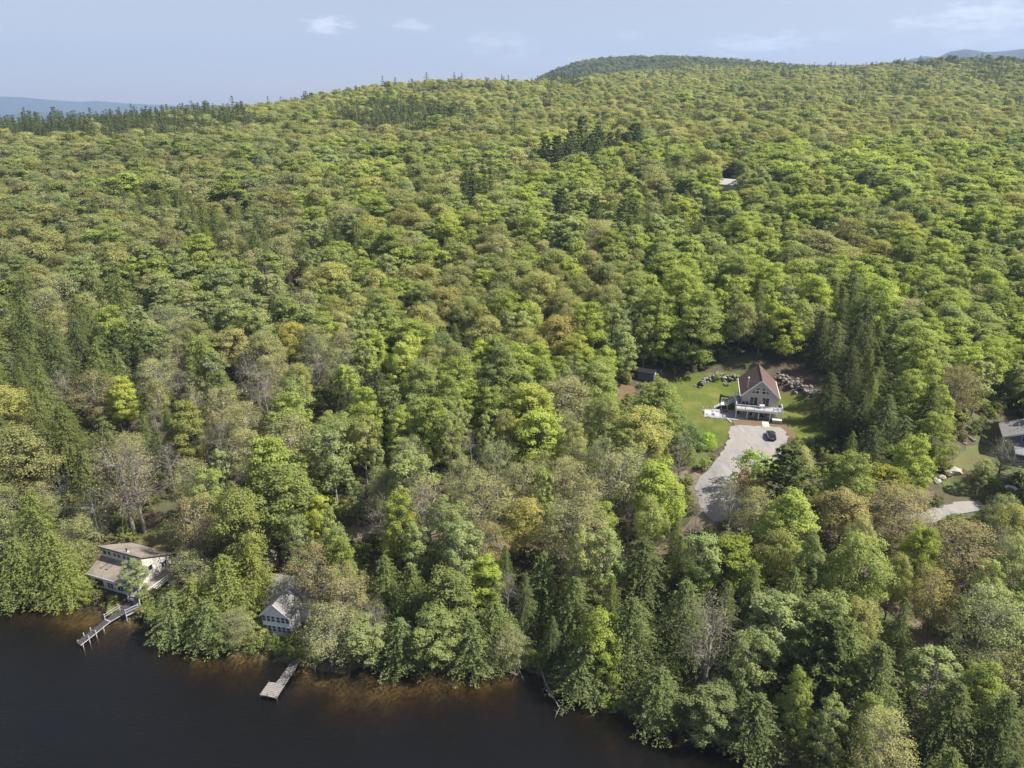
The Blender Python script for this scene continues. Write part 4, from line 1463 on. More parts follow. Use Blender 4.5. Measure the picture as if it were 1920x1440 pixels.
for (xa, ya, xb, yb_, lb) in ((1832, 892, 1886, 904, 'low grey retaining wall below the porch of the grey house, left part'), (1892, 904, 1935, 914, 'low grey retaining wall below the porch of the grey house, right part')):
    a_, b_ = at_ground(xa, ya), at_ground(xb, yb_)
    L_ = float(np.linalg.norm(b_ - a_))
    t = thing('retaining_wall', lb, 'wall', a_, math.atan2(b_[1] - a_[1], b_[0] - a_[0]))
    k = int(L_ / 1.0)
    for i in range(k):
        MB().box(i * L_ / k + 0.015, (i + 1) * L_ / k - 0.015, -0.25, 0.25, -0.4, 0.55).build('block', M['slab'], t, 0.03)
    MB().box(0, L_, -0.3, 0.3, 0.555, 0.65).build('coping', M['slab'], t)

# ------------------------------------------------------------------ utility pole with its wires
pb = at_ground(1285, 1083)
pe = np.array([118.0, 88.0])
t = thing('utility_pole', 'thin grey utility pole among the trees below the driveway', 'pole', pb)
MB().tube([(0, 0, -0.5), (0, 0, 8.6)], [0.15, 0.11], 8).build('shaft', M['pale_bark'], t)
MB().bar((-0.9, 0.3, 8.0), (0.9, -0.3, 8.0), 0.1, 0.12).build('crossarm', M['bark'], t)
for s_ in (-0.8, 0.8):
    MB().lathe([(0.05, 8.06), (0.06, 8.16), (0.03, 8.22)], 7, (s_, -s_ / 3)).build('insulator', M['white'], t)
for k, s_ in enumerate((-0.8, 0.8)):
    A = np.array([pb[0] + s_, pb[1] - s_ / 3, pb[2] + 8.2])
    B = np.array([pe[0] + s_, pe[1] - s_ / 3, gz(*pe) + 9.0])
    pts = [A + (B - A) * f - np.array([0, 0, 2.6 * 4 * f * (1 - f)]) for f in np.linspace(0, 1, 14)]
    o = MB().tube(pts, [0.022] * 14, 4).build('power_line', M['dark'])
    tag(o, ['thin dark wire running right from the utility pole, the nearer of two', 'thin dark wire running right from the utility pole, the farther of two'][1 - k], 'wire', 'wires on the utility pole')

# ------------------------------------------------------------------ tree shapes
def unit(v):
    return v / np.maximum(np.linalg.norm(v, axis=-1, keepdims=True), 1e-9)


def leaf_quads(C, Nrm, size, rg, aspect=0.62, tang=None):
    """diamond leaf clumps at C facing Nrm -> (n,4,3)"""
    n = len(C)
    r_ = unit(rg.normal(size=(n, 3))) if tang is None else tang
    t = unit(r_ - (r_ * Nrm).sum(-1, keepdims=True) * Nrm)
    b = np.cross(Nrm, t)
    s = (size * rg.uniform(0.65, 1.35, n))[:, None] * 0.5
    a = s * aspect * rg.uniform(0.7, 1.3, (n, 1))
    bend = Nrm * s * 0.35
    return np.stack([C + t * s - bend, C + b * a, C - t * s - bend, C - b * a], 1)


class TubeSet:
    def __init__(self):
        self.v, self.f, self.n = [], [], 0

    def add(self, P, rad, k=5):
        P = np.asarray(P, float)
        T = unit(np.gradient(P, axis=0))
        S = unit(np.cross(T, np.array([0.31, 0.87, 0.12])))
        U = np.cross(S, T)
        a = np.arange(k) * 2 * np.pi / k
        ring = P[:, None, :] + np.asarray(rad)[:, None, None] * (S[:, None, :] * np.cos(a)[None, :, None] + U[:, None, :] * np.sin(a)[None, :, None])
        m = len(P)
        i, j = np.meshgrid(np.arange(m - 1), np.arange(k), indexing='ij')
        f = np.stack([i * k + j, i * k + (j + 1) % k, (i + 1) * k + (j + 1) % k, (i + 1) * k + j], -1).reshape(-1, 4)
        self.v.append(ring.reshape(-1, 3))
        self.f.append(f + self.n)
        self.n += m * k

    def out(self):
        return np.concatenate(self.v), np.concatenate(self.f)


def limb_path(a, b, rg, n=5, sag=0.0, wob=0.06):
    t = np.linspace(0, 1, n)[:, None]
    L = np.linalg.norm(b - a)
    P = a + (b - a) * t
    P[:, 2] += (np.sin(t[:, 0] * np.pi) * L * sag)
    P[1:-1] += rg.normal(0, wob * L, (n - 2, 3)) * np.array([1, 1, 0.5])
    return P


def broadleaf(seed, H=15.0, rad=4.6, base=0.35, tips=80, leaves=80, leaf=0.42, squash=0.75, clump=1.0, dome=0.6, limbs=9, up=0.35, twig=False, trunk_r=0.2, lean=0.0, layered=False, stray=0.12):
    """returns trunk (v,f) and crown (quads, var). dome: 0 = egg/pyramid, 1 = wide flat dome"""
    rg = np.random.default_rng(seed)
    z0, z1 = H * base, H
    # crown envelope radius against height fraction
    def env(h):
        egg = np.sqrt(np.clip(1 - ((h - 0.42) / 0.60) ** 2, 0, 1))
        dm = np.clip(1 - h, 0, 1) ** 0.42 * (0.35 + 0.65 * np.minimum(h / 0.42, 1))
        return egg * (1 - dome) + dm * dome
    T = []
    ph = rg.uniform(0, 6.3, 3)
    while len(T) < tips:
        h = rg.uniform(0.02, 1.0)
        a = rg.uniform(0, 2 * np.pi)
        lob = 1 + 0.16 * math.sin(3 * a + ph[0] + h * 3) + 0.12 * math.sin(5 * a + ph[1] - h * 5)
        f = rg.uniform(0.45, 1.0) ** 0.5 if rg.random() < 0.85 else rg.uniform(0.1, 0.6)
        r_ = rad * env(h) * lob * f
        if layered:
            h = round(h * 8) / 8 + rg.normal(0, 0.045)
        p = np.array([r_ * math.cos(a), r_ * math.sin(a), z0 + (z1 - z0) * h])
        T.append(p)
    T = np.array(T)
    T[:, 0] += lean * (T[:, 2] / H) ** 1.5 * H
    cs = rad * 0.235 * clump * rg.uniform(0.65, 1.35, tips)
    # wood
    ts = TubeSet()
    topz = H * (0.80 if not twig else 0.86)
    tz = np.linspace(-0.6, topz, 8)
    tr = np.stack([rg.normal(0, 0.05, 8) + lean * (np.maximum(tz, 0) / H) ** 1.5 * H, rg.normal(0, 0.05, 8), tz], -1)
    ts.add(tr, trunk_r * np.linspace(1.25, 0.22, 8), 7)
    ang = np.arctan2(T[:, 1], T[:, 0])
    grp = ((ang + np.pi) / (2 * np.pi) * limbs).astype(int) % limbs
    lay = (T[:, 2] > z0 + 0.5 * (z1 - z0)).astype(int)
    for g in range(limbs):
        for l_ in (0, 1):
            idx = np.where((grp == g) & (lay == l_))[0]
            if len(idx) == 0: continue
            c = T[idx].mean(0)
            hz_ = np.clip(c[2] - np.hypot(c[0], c[1]) * up - rg.uniform(0.3, 1.4), H * 0.16, topz * 0.96)
            a0 = np.array([np.interp(hz_, tz, tr[:, 0]), np.interp(hz_, tz, tr[:, 1]), hz_])
            mid = a0 + (c - a0) * 0.72
            P = limb_path(a0, mid, rg, 5, 0.04)
            ts.add(P, trunk_r * np.linspace(0.42, 0.16, 5), 5)
            for q in idx:
                k = rg.integers(1, 5)
                Q = limb_path(P[k], T[q], rg, 4, 0.05, 0.07)
                ts.add(Q, trunk_r * np.linspace(0.15, 0.035, 4), 3)
                if twig:
                    for _ in range(4 if twig == 1 else 9):
                        e = T[q] + rg.normal(0, 1, 3) * np.array([1, 1, 0.7]) * cs[q] * 1.25 + np.array([0, 0, 0.25 * cs[q]])
                        ts.add(limb_path(Q[rg.integers(1, 4)], e, rg, 3, 0.03, 0.05), trunk_r * np.array([0.06, 0.04, 0.015]), 3)
    # leaves
    if leaves > 0:
        n = tips * leaves
        ci = np.repeat(np.arange(tips), leaves)
        d = unit(rg.normal(size=(n, 3)))
        d[:, 2] = np.where((d[:, 2] < -0.25) & (rg.random(n) < 0.6), -d[:, 2], d[:, 2])
        shell = rg.uniform(0.25, 1.0, n) ** 0.5
        off = d * (cs[ci] * shell)[:, None]
        off[:, 2] *= squash
        far_ = rg.random(n) < stray
        off[far_] *= rg.uniform(1.1, 1.7, (far_.sum(), 1))
        C = T[ci] + off
        axis = C - np.array([0, 0, z0 + (z1 - z0) * 0.35])
        N = unit(d * 0.65 + unit(axis) * 0.35 + np.array([0, 0, 0.25]) + rg.normal(0, 0.32, (n, 3)))
        Q = leaf_quads(C, N, leaf, rg)
        cv = rg.uniform(-0.18, 0.18, tips)
        var = np.clip(0.5 + cv[ci] + rg.normal(0, 0.17, n), 0, 1)
    else:
        Q, var = np.zeros((0, 4, 3)), np.zeros(0)
    return ts.out(), (Q, var)


def hemlock(seed, H=16.0, rad=3.4, levels=30, per=8, sprays=13, leaf=0.5, droop=0.35, base=0.06, ragged=0.38):
    rg = np.random.default_rng(seed)
    ts = TubeSet()
    tz = np.linspace(-0.6, H * 0.985, 7)
    ts.add(np.stack([rg.normal(0, 0.04, 7), rg.normal(0, 0.04, 7), tz], -1), 0.23 * np.linspace(1.2, 0.06, 7), 6)
    Cs, Ns, Ts, Vs = [], [], [], []
    for l_ in range(levels):
        h = base + (1 - base) * ((l_ + rg.uniform(-0.3, 0.3)) / levels)
        z = H * min(max(h, base), 0.99)
        k = max(3, int(per * (1.15 - 0.55 * h)))
        R0 = rad * (1 - h) ** 0.62 * (0.6 + 0.4 * min(1, (h - base) / 0.12 + 0.3)) + 0.22
        a0 = rg.uniform(0, 6.3)
        for b_ in range(k):
            a = a0 + b_ * 2 * np.pi / k + rg.normal(0, 0.22)
            L = R0 * rg.uniform(1 - ragged * 1.5, 1 + ragged * 0.8)
            d = np.array([math.cos(a), math.sin(a), 0])
            s = np.linspace(0.18, 1, 5)
            rise = 0.16
            P = np.array([0, 0, z]) + d * (L * s)[:, None]
            P[:, 2] += L * (rise * s - droop * s ** 2.2) + rg.normal(0, 0.05, 5)
            if l_ % 2 == 0 and L > 0.8:
                ts.add(P, 0.035 * np.linspace(1, 0.25, 5), 3)
            m = max(4, int(sprays * (0.35 + 0.65 * L / rad)))
            q = rg.uniform(0.12, 1.05, m) ** 0.8
            c = np.stack([np.interp(q, s, P[:, i]) for i in range(3)], -1)
            side = np.array([-d[1], d[0], 0])
            lat = rg.normal(0, 1, m) * 0.17 * L * (1.15 - q)
            c = c + side * lat[:, None] + np.array([0, 0, 1]) * (-0.22 * np.abs(lat) + rg.normal(0, 0.09, m))[:, None]
            nn = unit(np.array([0, 0, 1.0]) + d * 0.45 + rg.normal(0, 0.38, (m, 3)))
            tt = unit(d + side * np.sign(lat)[:, None] * 0.7 + np.array([0, 0, -0.45]) + rg.normal(0, 0.25, (m, 3)))
            Cs.append(c); Ns.append(nn); Ts.append(tt)
            Vs.append(np.clip(0.28 + 0.5 * q + rg.normal(0, 0.14, m) + rg.normal(0, 0.08), 0, 1))
    C, N, T = np.concatenate(Cs), np.concatenate(Ns), np.concatenate(Ts)
    return ts.out(), (leaf_quads(C, N, leaf, rg, 0.5, T), np.concatenate(Vs))


def pine(seed, H=17.0, rad=3.9, whorls=13, per=6, tufts=6, needles=14, leaf=0.55, base=0.22):
    rg = np.random.default_rng(seed)
    ts = TubeSet()
    tz = np.linspace(-0.6, H * 0.98, 7)
    ts.add(np.stack([rg.normal(0, 0.06, 7), rg.normal(0, 0.06, 7), tz], -1), 0.27 * np.linspace(1.2, 0.08, 7), 6)
    Cs, Ns, Ts, Vs = [], [], [], []
    for w in range(whorls):
        h = base + (1 - base) * (w + 0.2) / whorls
        z = H * min(h, 0.985)
        R0 = rad * min(1.0, 1.25 * (1 - h) ** 0.62) * rg.uniform(0.8, 1.15) + 0.3
        a0 = rg.uniform(0, 6.3)
        for b_ in range(per):
            a = a0 + b_ * 2 * np.pi / per + rg.normal(0, 0.25)
            L = R0 * rg.uniform(0.6, 1.15)
            d = np.array([math.cos(a), math.sin(a), 0])
            e = np.array([0, 0, z]) + d * L + np.array([0, 0, L * rg.uniform(0.02, 0.28) + 0.6 * h])
            P = limb_path(np.array([0, 0, z - 0.1 * L]), e, rg, 4, -0.05, 0.04)
            ts.add(P, 0.05 * np.linspace(1.2, 0.3, 4), 3)
            for q in range(tufts):
                f = rg.uniform(0.35, 1.0)
                c0 = P[0] + (P[-1] - P[0]) * f + rg.normal(0, 0.16, 3) * L * (1.2 - f) * np.array([1, 1, 0.35]) + np.array([0, 0, 0.15])
                dd = unit(rg.normal(size=(needles, 3)) + np.array([0, 0, 0.5]) + d * 0.7)
                Cs.append(c0 + dd * leaf * 0.42)
                Ts.append(dd)
                Ns.append(unit(np.cross(dd, rg.normal(size=(needles, 3))) + np.array([0, 0, 0.9])))
                Vs.append(np.clip(rg.normal(0.4 + 0.2 * f, 0.1) + rg.normal(0, 0.13, needles), 0, 1))
    C, N, T = np.concatenate(Cs), np.concatenate(Ns), np.concatenate(Ts)
    return ts.out(), (leaf_quads(C, N, leaf, rg, 0.42, T), np.concatenate(Vs))


def crown_mesh(name, Q, var):
    n = len(Q)
    f = np.arange(n * 4).reshape(n, 4)
    return np_mesh(name, Q.reshape(-1, 3), [f], [M['foliage']], None, var)


def wood_mesh(name, w, m):
    return np_mesh(name, w[0], [w[1]], [M[m]], smooth=True)


def joined_mesh(name, w, Q, var, m):
    n = len(Q)
    b = len(w[0])
    V = np.concatenate([w[0], Q.reshape(-1, 3)])
    f2 = np.arange(n * 4).reshape(n, 4) + b
    F = np.concatenate([w[1], f2])
    return np_mesh(name, V, [F], [M[m], M['foliage']], np.concatenate([np.zeros(len(w[1]), int), np.ones(n, int)]), np.concatenate([np.zeros(len(w[1])), var]))


# kind -> (object name, nominal height, nominal radius, builder)
def mk(kind, seed, lo):
    Cl = 1.3 if lo else 1.0          # rounder, closer clumps far away
    L = 1.3 if lo else 0.8          # leaf size
    K = 1.05 if lo else 1.5          # leaf count
    if kind == 'oak':
        return broadleaf(seed, 14.5, 5.4, 0.34, int(95 * (0.75 if lo else 1)), int(82 * K), 0.36 * L, 0.7, 0.95 * Cl, 0.75, 9, 0.25, 1 if not lo else 0)
    if kind == 'maple':
        return broadleaf(seed, 15.5, 4.3, 0.22, int(100 * (0.75 if lo else 1)), int(88 * K), 0.40 * L, 0.6, 1.05 * Cl, 0.3, 9, 0.45, False, layered=True)
    if kind == 'birch':
        return broadleaf(seed, 15.0, 2.9, 0.28, int(70 * (0.8 if lo else 1)), int(66 * K), 0.34 * L, 0.8, 1.05, 0.15, 7, 0.8, 1 if not lo else 0, 0.15)
    if kind == 'budding':
        return broadleaf(seed, 14.0, 4.3, 0.28, int(95 * (0.8 if lo else 1)), int(40 * K * 1.1), 0.28 * L, 0.8, 1.05, 0.45, 9, 0.6, 1, 0.2, stray=0.25)
    if kind == 'bare':
        return broadleaf(seed, 13.0, 3.2, 0.25, 60, 4, 0.22, 0.8, 1.2, 0.3, 8, 0.8, 2 if not lo else 1, 0.17)
    if kind == 'hemlock':
        return hemlock(seed, 15.0, 4.3, 40 if not lo else 24, 14 if not lo else 9, int(34 * (0.42 if lo else 1)), 0.25 * (1.25 if lo else 1) * (1.6 if lo else 1))
    if kind == 'pine':
        return pine(seed, 17.0, 3.9, 13, 6, 6 if not lo else 4, 14 if not lo else 8, 0.55 * (1.35 if lo else 1))
    if kind == 'spruce':
        return hemlock(seed, 15.0, 2.9, 24 if not lo else 15, 8 if not lo else 6, int(16 * (0.6 if lo else 1)), 0.5 * (1.4 if lo else 1), 0.2, 0.16, 0.4)
    if kind == 'sparse':
        return broadleaf(seed, 15.0, 4.8, 0.3, 90, 15, 0.27 * L, 0.8, 1.15, 0.5, 8, 0.7, 1, 0.3, 0.01, stray=0.3)
    if kind == 'shrub':
        return broadleaf(seed, 2.6, 1.7, 0.05, 34 if not lo else 20, 42 if not lo else 24, 0.24 * L, 0.8, 1.3, 0.5, 5, 0.6, False, 0.05)


NOMINAL = {'oak': (14.5, 5.4), 'maple': (15.5, 4.3), 'birch': (15.0, 2.9), 'budding': (14.0, 4.3), 'bare': (13.0, 3.2), 'hemlock': (15.0, 4.3), 'pine': (17.0, 3.9), 'sparse': (15.0, 4.8), 'spruce': (15.0, 2.9), 'shrub': (2.6, 1.7)}
NVAR = {'oak': 4, 'maple': 4, 'birch': 3, 'budding': 4, 'bare': 2, 'hemlock': 3, 'pine': 3, 'shrub': 3, 'sparse': 3, 'spruce': 3}
NLO = {'oak': 4, 'maple': 4, 'birch': 2, 'budding': 3, 'bare': 2, 'hemlock': 3, 'pine': 3, 'shrub': 2, 'sparse': 1, 'spruce': 3}
BARK = {'birch': 'pale_bark', 'bare': 'pale_bark', 'budding': 'pale_bark', 'sparse': 'pale_bark'}
ONAME = {'oak': 'oak_tree', 'maple': 'maple_tree', 'birch': 'birch_tree', 'budding': 'budding_tree', 'bare': 'bare_tree', 'hemlock': 'hemlock_tree', 'pine': 'pine_tree', 'shrub': 'shrub', 'sparse': 'budding_tree', 'spruce': 'spruce_tree'}
HI, LO = {}, {}
for ki, kind in enumerate(NVAR):
    HI[kind] = []
    for s_ in range(NVAR[kind]):
        w, (Q, v) = mk(kind, 100 * ki + s_, False)
        HI[kind].append((wood_mesh('trunk', w, BARK.get(kind, 'bark')), crown_mesh('crown', Q, v)))
    LO[kind] = []
    for s_ in range(NLO[kind]):
        w, (Q, v) = mk(kind, 100 * ki + 50 + s_, True)
        me = joined_mesh('far_' + kind, w, Q, v, BARK.get(kind, 'bark'))
        LO[kind].append(bpy.data.objects.new('far_' + kind, me))   # source shape only, never linked to the scene

# leaf colours (linear albedo)
TINT = {
    'oak': [(0.150, 0.157, 0.058), (0.128, 0.140, 0.054), (0.165, 0.162, 0.068), (0.118, 0.132, 0.052)],
    'maple': [(0.122, 0.165, 0.044), (0.102, 0.143, 0.042), (0.142, 0.178, 0.046), (0.106, 0.138, 0.050)],
    'birch': [(0.118, 0.152, 0.058), (0.105, 0.138, 0.052), (0.130, 0.154, 0.062)],
    'budding': [(0.138, 0.148, 0.078), (0.146, 0.144, 0.084), (0.130, 0.146, 0.070), (0.144, 0.157, 0.072)],
    'bare': [(0.16, 0.14, 0.09)],
    'sparse': [(0.150, 0.150, 0.078)],
    'hemlock': [(0.062, 0.078, 0.028), (0.050, 0.064, 0.026), (0.072, 0.085, 0.030)],
    'spruce': [(0.038, 0.052, 0.028), (0.032, 0.046, 0.026), (0.044, 0.058, 0.028)],
    'pine': [(0.052, 0.070, 0.034), (0.044, 0.060, 0.031), (0.058, 0.076, 0.033)],
    'shrub': [(0.095, 0.120, 0.034), (0.12, 0.135, 0.045), (0.11, 0.11, 0.05)],
}


# ------------------------------------------------------------------ where the trees stand
def vis_poly(lst):
    return np.array(lst, float)


KEEP = [vis_poly(q) for q in (
    [(1250, 704), (1300, 692), (1390, 676), (1430, 672), (1470, 692), (1545, 745), (1580, 785), (1570, 825), (1500, 835), (1478, 850), (1430, 885), (1392, 900), (1362, 925), (1330, 935), (1292, 905), (1345, 850), (1320, 820), (1280, 780)],
    [(168, 1030), (195, 1018), (240, 1014), (322, 1036), (322, 1080), (285, 1105), (250, 1150), (148, 1212), (140, 1203), (225, 1140), (172, 1108)],
    [(486, 1120), (530, 1092), (556, 1130), (556, 1200), (500, 1188), (480, 1150)],
    [(486, 1304), (520, 1312), (562, 1238), (548, 1234)],
    [(1196, 690), (1238, 690), (1238, 714), (1196, 714)],
    [(1800, 832), (1872, 782), (1925, 780), (1925, 900), (1850, 905), (1812, 900), (1800, 935), (1745, 915), (1790, 865)],
    [(1690, 1305), (1735, 1305), (1735, 1350), (1700, 1350)],
    [(1525, 982), (1565, 982), (1560, 1002), (1530, 1004)],
    [(1795, 930), (1830, 935), (1828, 962), (1800, 962)],
    [(668, 985), (695, 985), (695, 1018), (670, 1018)],
    [(1354, 335), (1378, 335), (1378, 360), (1354, 360)],
    [(262, 1000), (300, 986), (312, 1000), (300, 1025), (266, 1022)],
    [(1152, 728), (1185, 726), (1190, 746), (1160, 748)],
)]
_el = [(0, 0)] + [(math.cos(a) * r_, math.sin(a) * r_) for r_ in (0.55, 1.0) for a in np.arange(0, 6.28, 0.7)]


def blocks_view(x, y, z, h, rad):
    """would this tree stand in front of one of the openings the photo shows?"""
    cx, cy, dep = project(x, y, z + 0.55 * h)
    if dep > 430: return False
    a, b = rad * FPX / dep * 0.85, 0.5 * h * FPX / dep * 0.9
    P = np.array([(cx + ex * a, cy + ey * b) for ex, ey in _el])
    for k in KEEP:
        if cx + a < k[:, 0].min() or cx - a > k[:, 0].max() or cy + b < k[:, 1].min() or cy - b > k[:, 1].max():
            continue
        if inpoly(P, k).any(): return True
        # the opening's own points inside the crown
        if ((((k[:, 0] - cx) / a) ** 2 + ((k[:, 1] - cy) / b) ** 2) < 1).any():
            return True
    return False


def stand_field(x, y):
    return (np.sin(x * 0.046 + 1.7 * np.sin(y * 0.023 + 0.5)) + np.sin(y * 0.051 + 1.5 * np.sin(x * 0.019 + 2.0)) + 0.6 * np.sin(x * 0.11 - y * 0.09 + 1.0)) / 2.6


def hides_noted(x, y, z, h, rad):
    cx, cy, dep = project(x, y, z + 0.55 * h)
    if dep > 260: return False
    a, b = rad * FPX / dep, 0.5 * h * FPX / dep * 0.93
    m = (ND > dep + 2)
    return bool(((((NX - cx) / a) ** 2 + ((NY - cy) / b) ** 2 < 1) & m).any())


def species(px, py, rg, fx=None):
    """mix of kinds by where the crown stands"""
    w = dict(oak=0.45, maple=0.3, birch=0.06, budding=0.13, bare=0.01, hemlock=0.05, pine=0.0)
    if py < 270:
        w = dict(oak=0.82, maple=0.07, birch=0.0, budding=0.08, bare=0.0, hemlock=0.0, pine=0.0, spruce=0.03)
        if px > 1250 and py < 160: w['spruce'] = 0.12
    elif py < 480:
        if px < 560: w = dict(oak=0.58, maple=0.12, birch=0.05, budding=0.15, bare=0.01, hemlock=0.08, pine=0.0)
        elif px < 1000: w = dict(oak=0.5, maple=0.25, birch=0.1, budding=0.08, bare=0.01, hemlock=0.05, pine=0.0)
        elif px < 1400: w = dict(oak=0.2, maple=0.42, birch=0.25, budding=0.06, bare=0.01, hemlock=0.05, pine=0.01)
        else: w = dict(oak=0.28, maple=0.58, birch=0.06, budding=0.06, bare=0.0, hemlock=0.02, pine=0.0)
    elif py < 800:
        if px < 250: w = dict(oak=0.18, maple=0.1, birch=0.05, budding=0.12, bare=0.02, hemlock=0.52, pine=0.01)
        elif px < 700: w = dict(oak=0.3, maple=0.2, birch=0.14, budding=0.22, bare=0.04, hemlock=0.1, pine=0.0)
        elif px < 1150: w = dict(oak=0.32, maple=0.42, birch=0.1, budding=0.1, bare=0.01, hemlock=0.05, pine=0.0)
        else: w = dict(oak=0.14, maple=0.7, birch=0.05, budding=0.06, bare=0.0, hemlock=0.05, pine=0.0)
    else:
        if px < 520: w = dict(oak=0.2, maple=0.1, birch=0.08, budding=0.32, bare=0.03, hemlock=0.27, pine=0.0)
        elif px < 1000: w = dict(oak=0.22, maple=0.2, birch=0.1, budding=0.24, bare=0.02, hemlock=0.22, pine=0.0)
        elif py < 1080 and px > 1400: w = dict(oak=0.25, maple=0.2, birch=0.05, budding=0.4, bare=0.03, hemlock=0.07, pine=0.0)
        elif py < 1080: w = dict(oak=0.1, maple=0.4, birch=0.14, budding=0.16, bare=0.02, hemlock=0.18, pine=0.0)
        else: w = dict(oak=0.08, maple=0.12, birch=0.1, budding=0.16, bare=0.0, hemlock=0.42, pine=0.12)
    # stands of one kind seen in the photo
    jx, jy = rg.normal(0, 20), rg.normal(0, 6)
    for (ex, ey, ax, ay, kd, pr) in ((760, 218, 118, 28, 'spruce', 0.9), (220, 226, 250, 30, 'spruce', 0.85), (40, 232, 120, 18, 'spruce', 0.9), (1600, 640, 70, 110, 'hemlock', 0.95), (1640, 770, 75, 95, 'hemlock', 0.9),
                                     (80, 640, 130, 120, 'hemlock', 0.7), (430, 430, 70, 55, 'hemlock', 0.6), (905, 352, 45, 22, 'spruce', 0.9), (1300, 430, 50, 35, 'hemlock', 0.55),
                                     (650, 470, 60, 40, 'hemlock', 0.45), (660, 735, 35, 45, 'hemlock', 0.8), (1480, 196, 25, 12, 'spruce', 0.9), (1855, 142, 40, 14, 'spruce', 0.8), (1240, 320, 60, 70, 'hemlock', 0.35), (1300, 390, 50, 50, 'hemlock', 0.4),
                                     (1050, 160, 40, 12, 'spruce', 0.7), (300, 560, 80, 40, 'hemlock', 0.4), (1450, 1090, 170, 60, 'hemlock', 0.6), (1700, 1180, 140, 70, 'hemlock', 0.45), (1690, 165, 60, 12, 'spruce', 0.35)):
        if ((px - ex + jx) / ax) ** 2 + ((py - ey + jy) / ay) ** 2 < 1 and rg.random() < pr:
            return kd
    ks = list(w)
    p = np.array([w[k] for k in ks])
    p = p / p.sum()
    if fx is not None and rg.random() < 0.62:       # like stands with like
        return ks[int(min(np.searchsorted(np.cumsum(p), np.clip(0.5 + 0.62 * fx + rg.normal(0, 0.06), 0, 0.999)), len(ks) - 1))]
    return ks[int(rg.choice(len(ks), p=p))]


rgt = np.random.default_rng(2024)
CONIF = ('hemlock', 'pine', 'spruce')
LIFT = 1.72
TREES = []      # dict(x,y,z,kind,h,rad,tint,note)
NOTED = []


def put(px, py, kind, h, rad=None, tint=None, note=None, base=False, var=None):
    """a tree the photo singles out: px,py is its top (or its foot if base)"""
    p = at_ground(px, py) if base else at_ground(px, py, h)
    NOTED.append(dict(x=p[0], y=p[1], z=p[2], kind=kind, h=h, rad=(rad * (1.28 if kind == 'hemlock' else 1.0) if rad else None) or NOMINAL[kind][1] * h / NOMINAL[kind][0], tint=tint, note=note, var=var))


put(1483, 842, 'pine', 13.5, 5.0, (0.054, 0.072, 0.026), 'big blue-green plumed pine right below the gravel driveway')
put(1560, 1165, 'pine', 15.5, 5.4, (0.048, 0.066, 0.026), 'large dark plumed pine at the lower right shore')
put(1655, 1205, 'hemlock', 14, 4.0, (0.062, 0.078, 0.030), 'grey-green hemlock right of the large dark shore pine')
put(1800, 1280, 'hemlock', 13, 3.6, (0.055, 0.070, 0.020), 'dense green cone-shaped hemlock below the sandy lane')
put(1895, 1300, 'hemlock', 13, 3.6, (0.050, 0.068, 0.020), 'hemlock in the bottom right corner of the photo')
put(1760, 1225, 'birch', 10, 3.6, (0.10, 0.145, 0.05), 'small light green leafy tree above the sandy lane')
put(1340, 1130, 'sparse', 15, 4.6, (0.125, 0.135, 0.058), 'tall sparse grey-green tree with bare limbs at the right shore')
put(1465, 1125, 'birch', 12, 3.9, (0.11, 0.15, 0.055), 'pale green feathery tree left of the large dark shore pine')
put(1600, 1160, 'hemlock', 15, 3.2, (0.09, 0.105, 0.03), 'yellow-green hemlock peak just behind the large shore pine')
put(1290, 1090, 'hemlock', 13, 4.0, (0.07, 0.09, 0.026), 'rounded hemlock standing before the dark hollow below the driveway')
put(1190, 1120, 'hemlock', 14, 4.2, (0.06, 0.082, 0.024), 'broad hemlock leaning over the water at the shore bend')
put(1130, 1160, 'maple', 11, 3.6, (0.10, 0.16, 0.028), 'bright green maple hanging over the water at the shore bend')
put(1080, 1080, 'hemlock', 12, 3.2, (0.075, 0.088, 0.026), 'olive hemlock above the fallen branch in the water')
put(245, 1052, 'birch', 8.0, 2.3, (0.095, 0.135, 0.050), 'small green birch in front of the shed-roofed cottage')
put(252, 1003, 'sparse', 20, 6.0, (0.16, 0.15, 0.070), 'tall sparse tree with thick pale limbs behind the shed-roofed cottage', True, 1)
put(272, 1000, 'sparse', 17, 4.2, (0.15, 0.135, 0.06), 'sparse pale-limbed tree just right of the tallest one behind the shed-roofed cottage', True, 2)
put(636, 1072, 'budding', 12.0, 4.6, (0.125, 0.125, 0.060), 'broad grey-green budding tree right of the white-gabled cottage')
put(580, 1030, 'budding', 13, 4.2, (0.15, 0.115, 0.070), 'brownish budding tree behind the white-gabled cottage')
put(415, 1040, 'hemlock', 13, 4.2, (0.095, 0.105, 0.024), 'yellow-green hemlock overhanging the water between the two cottages')
put(358, 1085, 'hemlock', 9, 3.6, (0.10, 0.108, 0.026), 'low yellow-green hemlock right of the railed dock')
put(470, 1020, 'hemlock', 13, 3.4, (0.105, 0.11, 0.024), 'yellow-green hemlock just left of the white-gabled cottage')
put(360, 935, 'budding', 14, 4.6, (0.14, 0.13, 0.055), 'budding olive tree behind the rough grass of the shed-roofed cottage')
put(90, 1000, 'hemlock', 12, 4.0, (0.095, 0.105, 0.024), 'yellow-green hemlock left of the shed-roofed cottage')
put(20, 1010, 'hemlock', 12, 4.0, (0.085, 0.098, 0.024), 'yellow-green hemlock at the left edge of the shore')
put(118, 1062, 'hemlock', 7, 3.0, (0.10, 0.11, 0.026), 'low spreading hemlock over the bank left of the shed-roofed cottage')
put(135, 975, 'budding', 11, 4.0, (0.12, 0.135, 0.045), 'olive budding tree up the bank left of the shed-roofed cottage')
put(140, 1020, 'maple', 6, 2.6, (0.13, 0.16, 0.03), 'low yellow-green tree beside the left wall of the shed-roofed cottage')
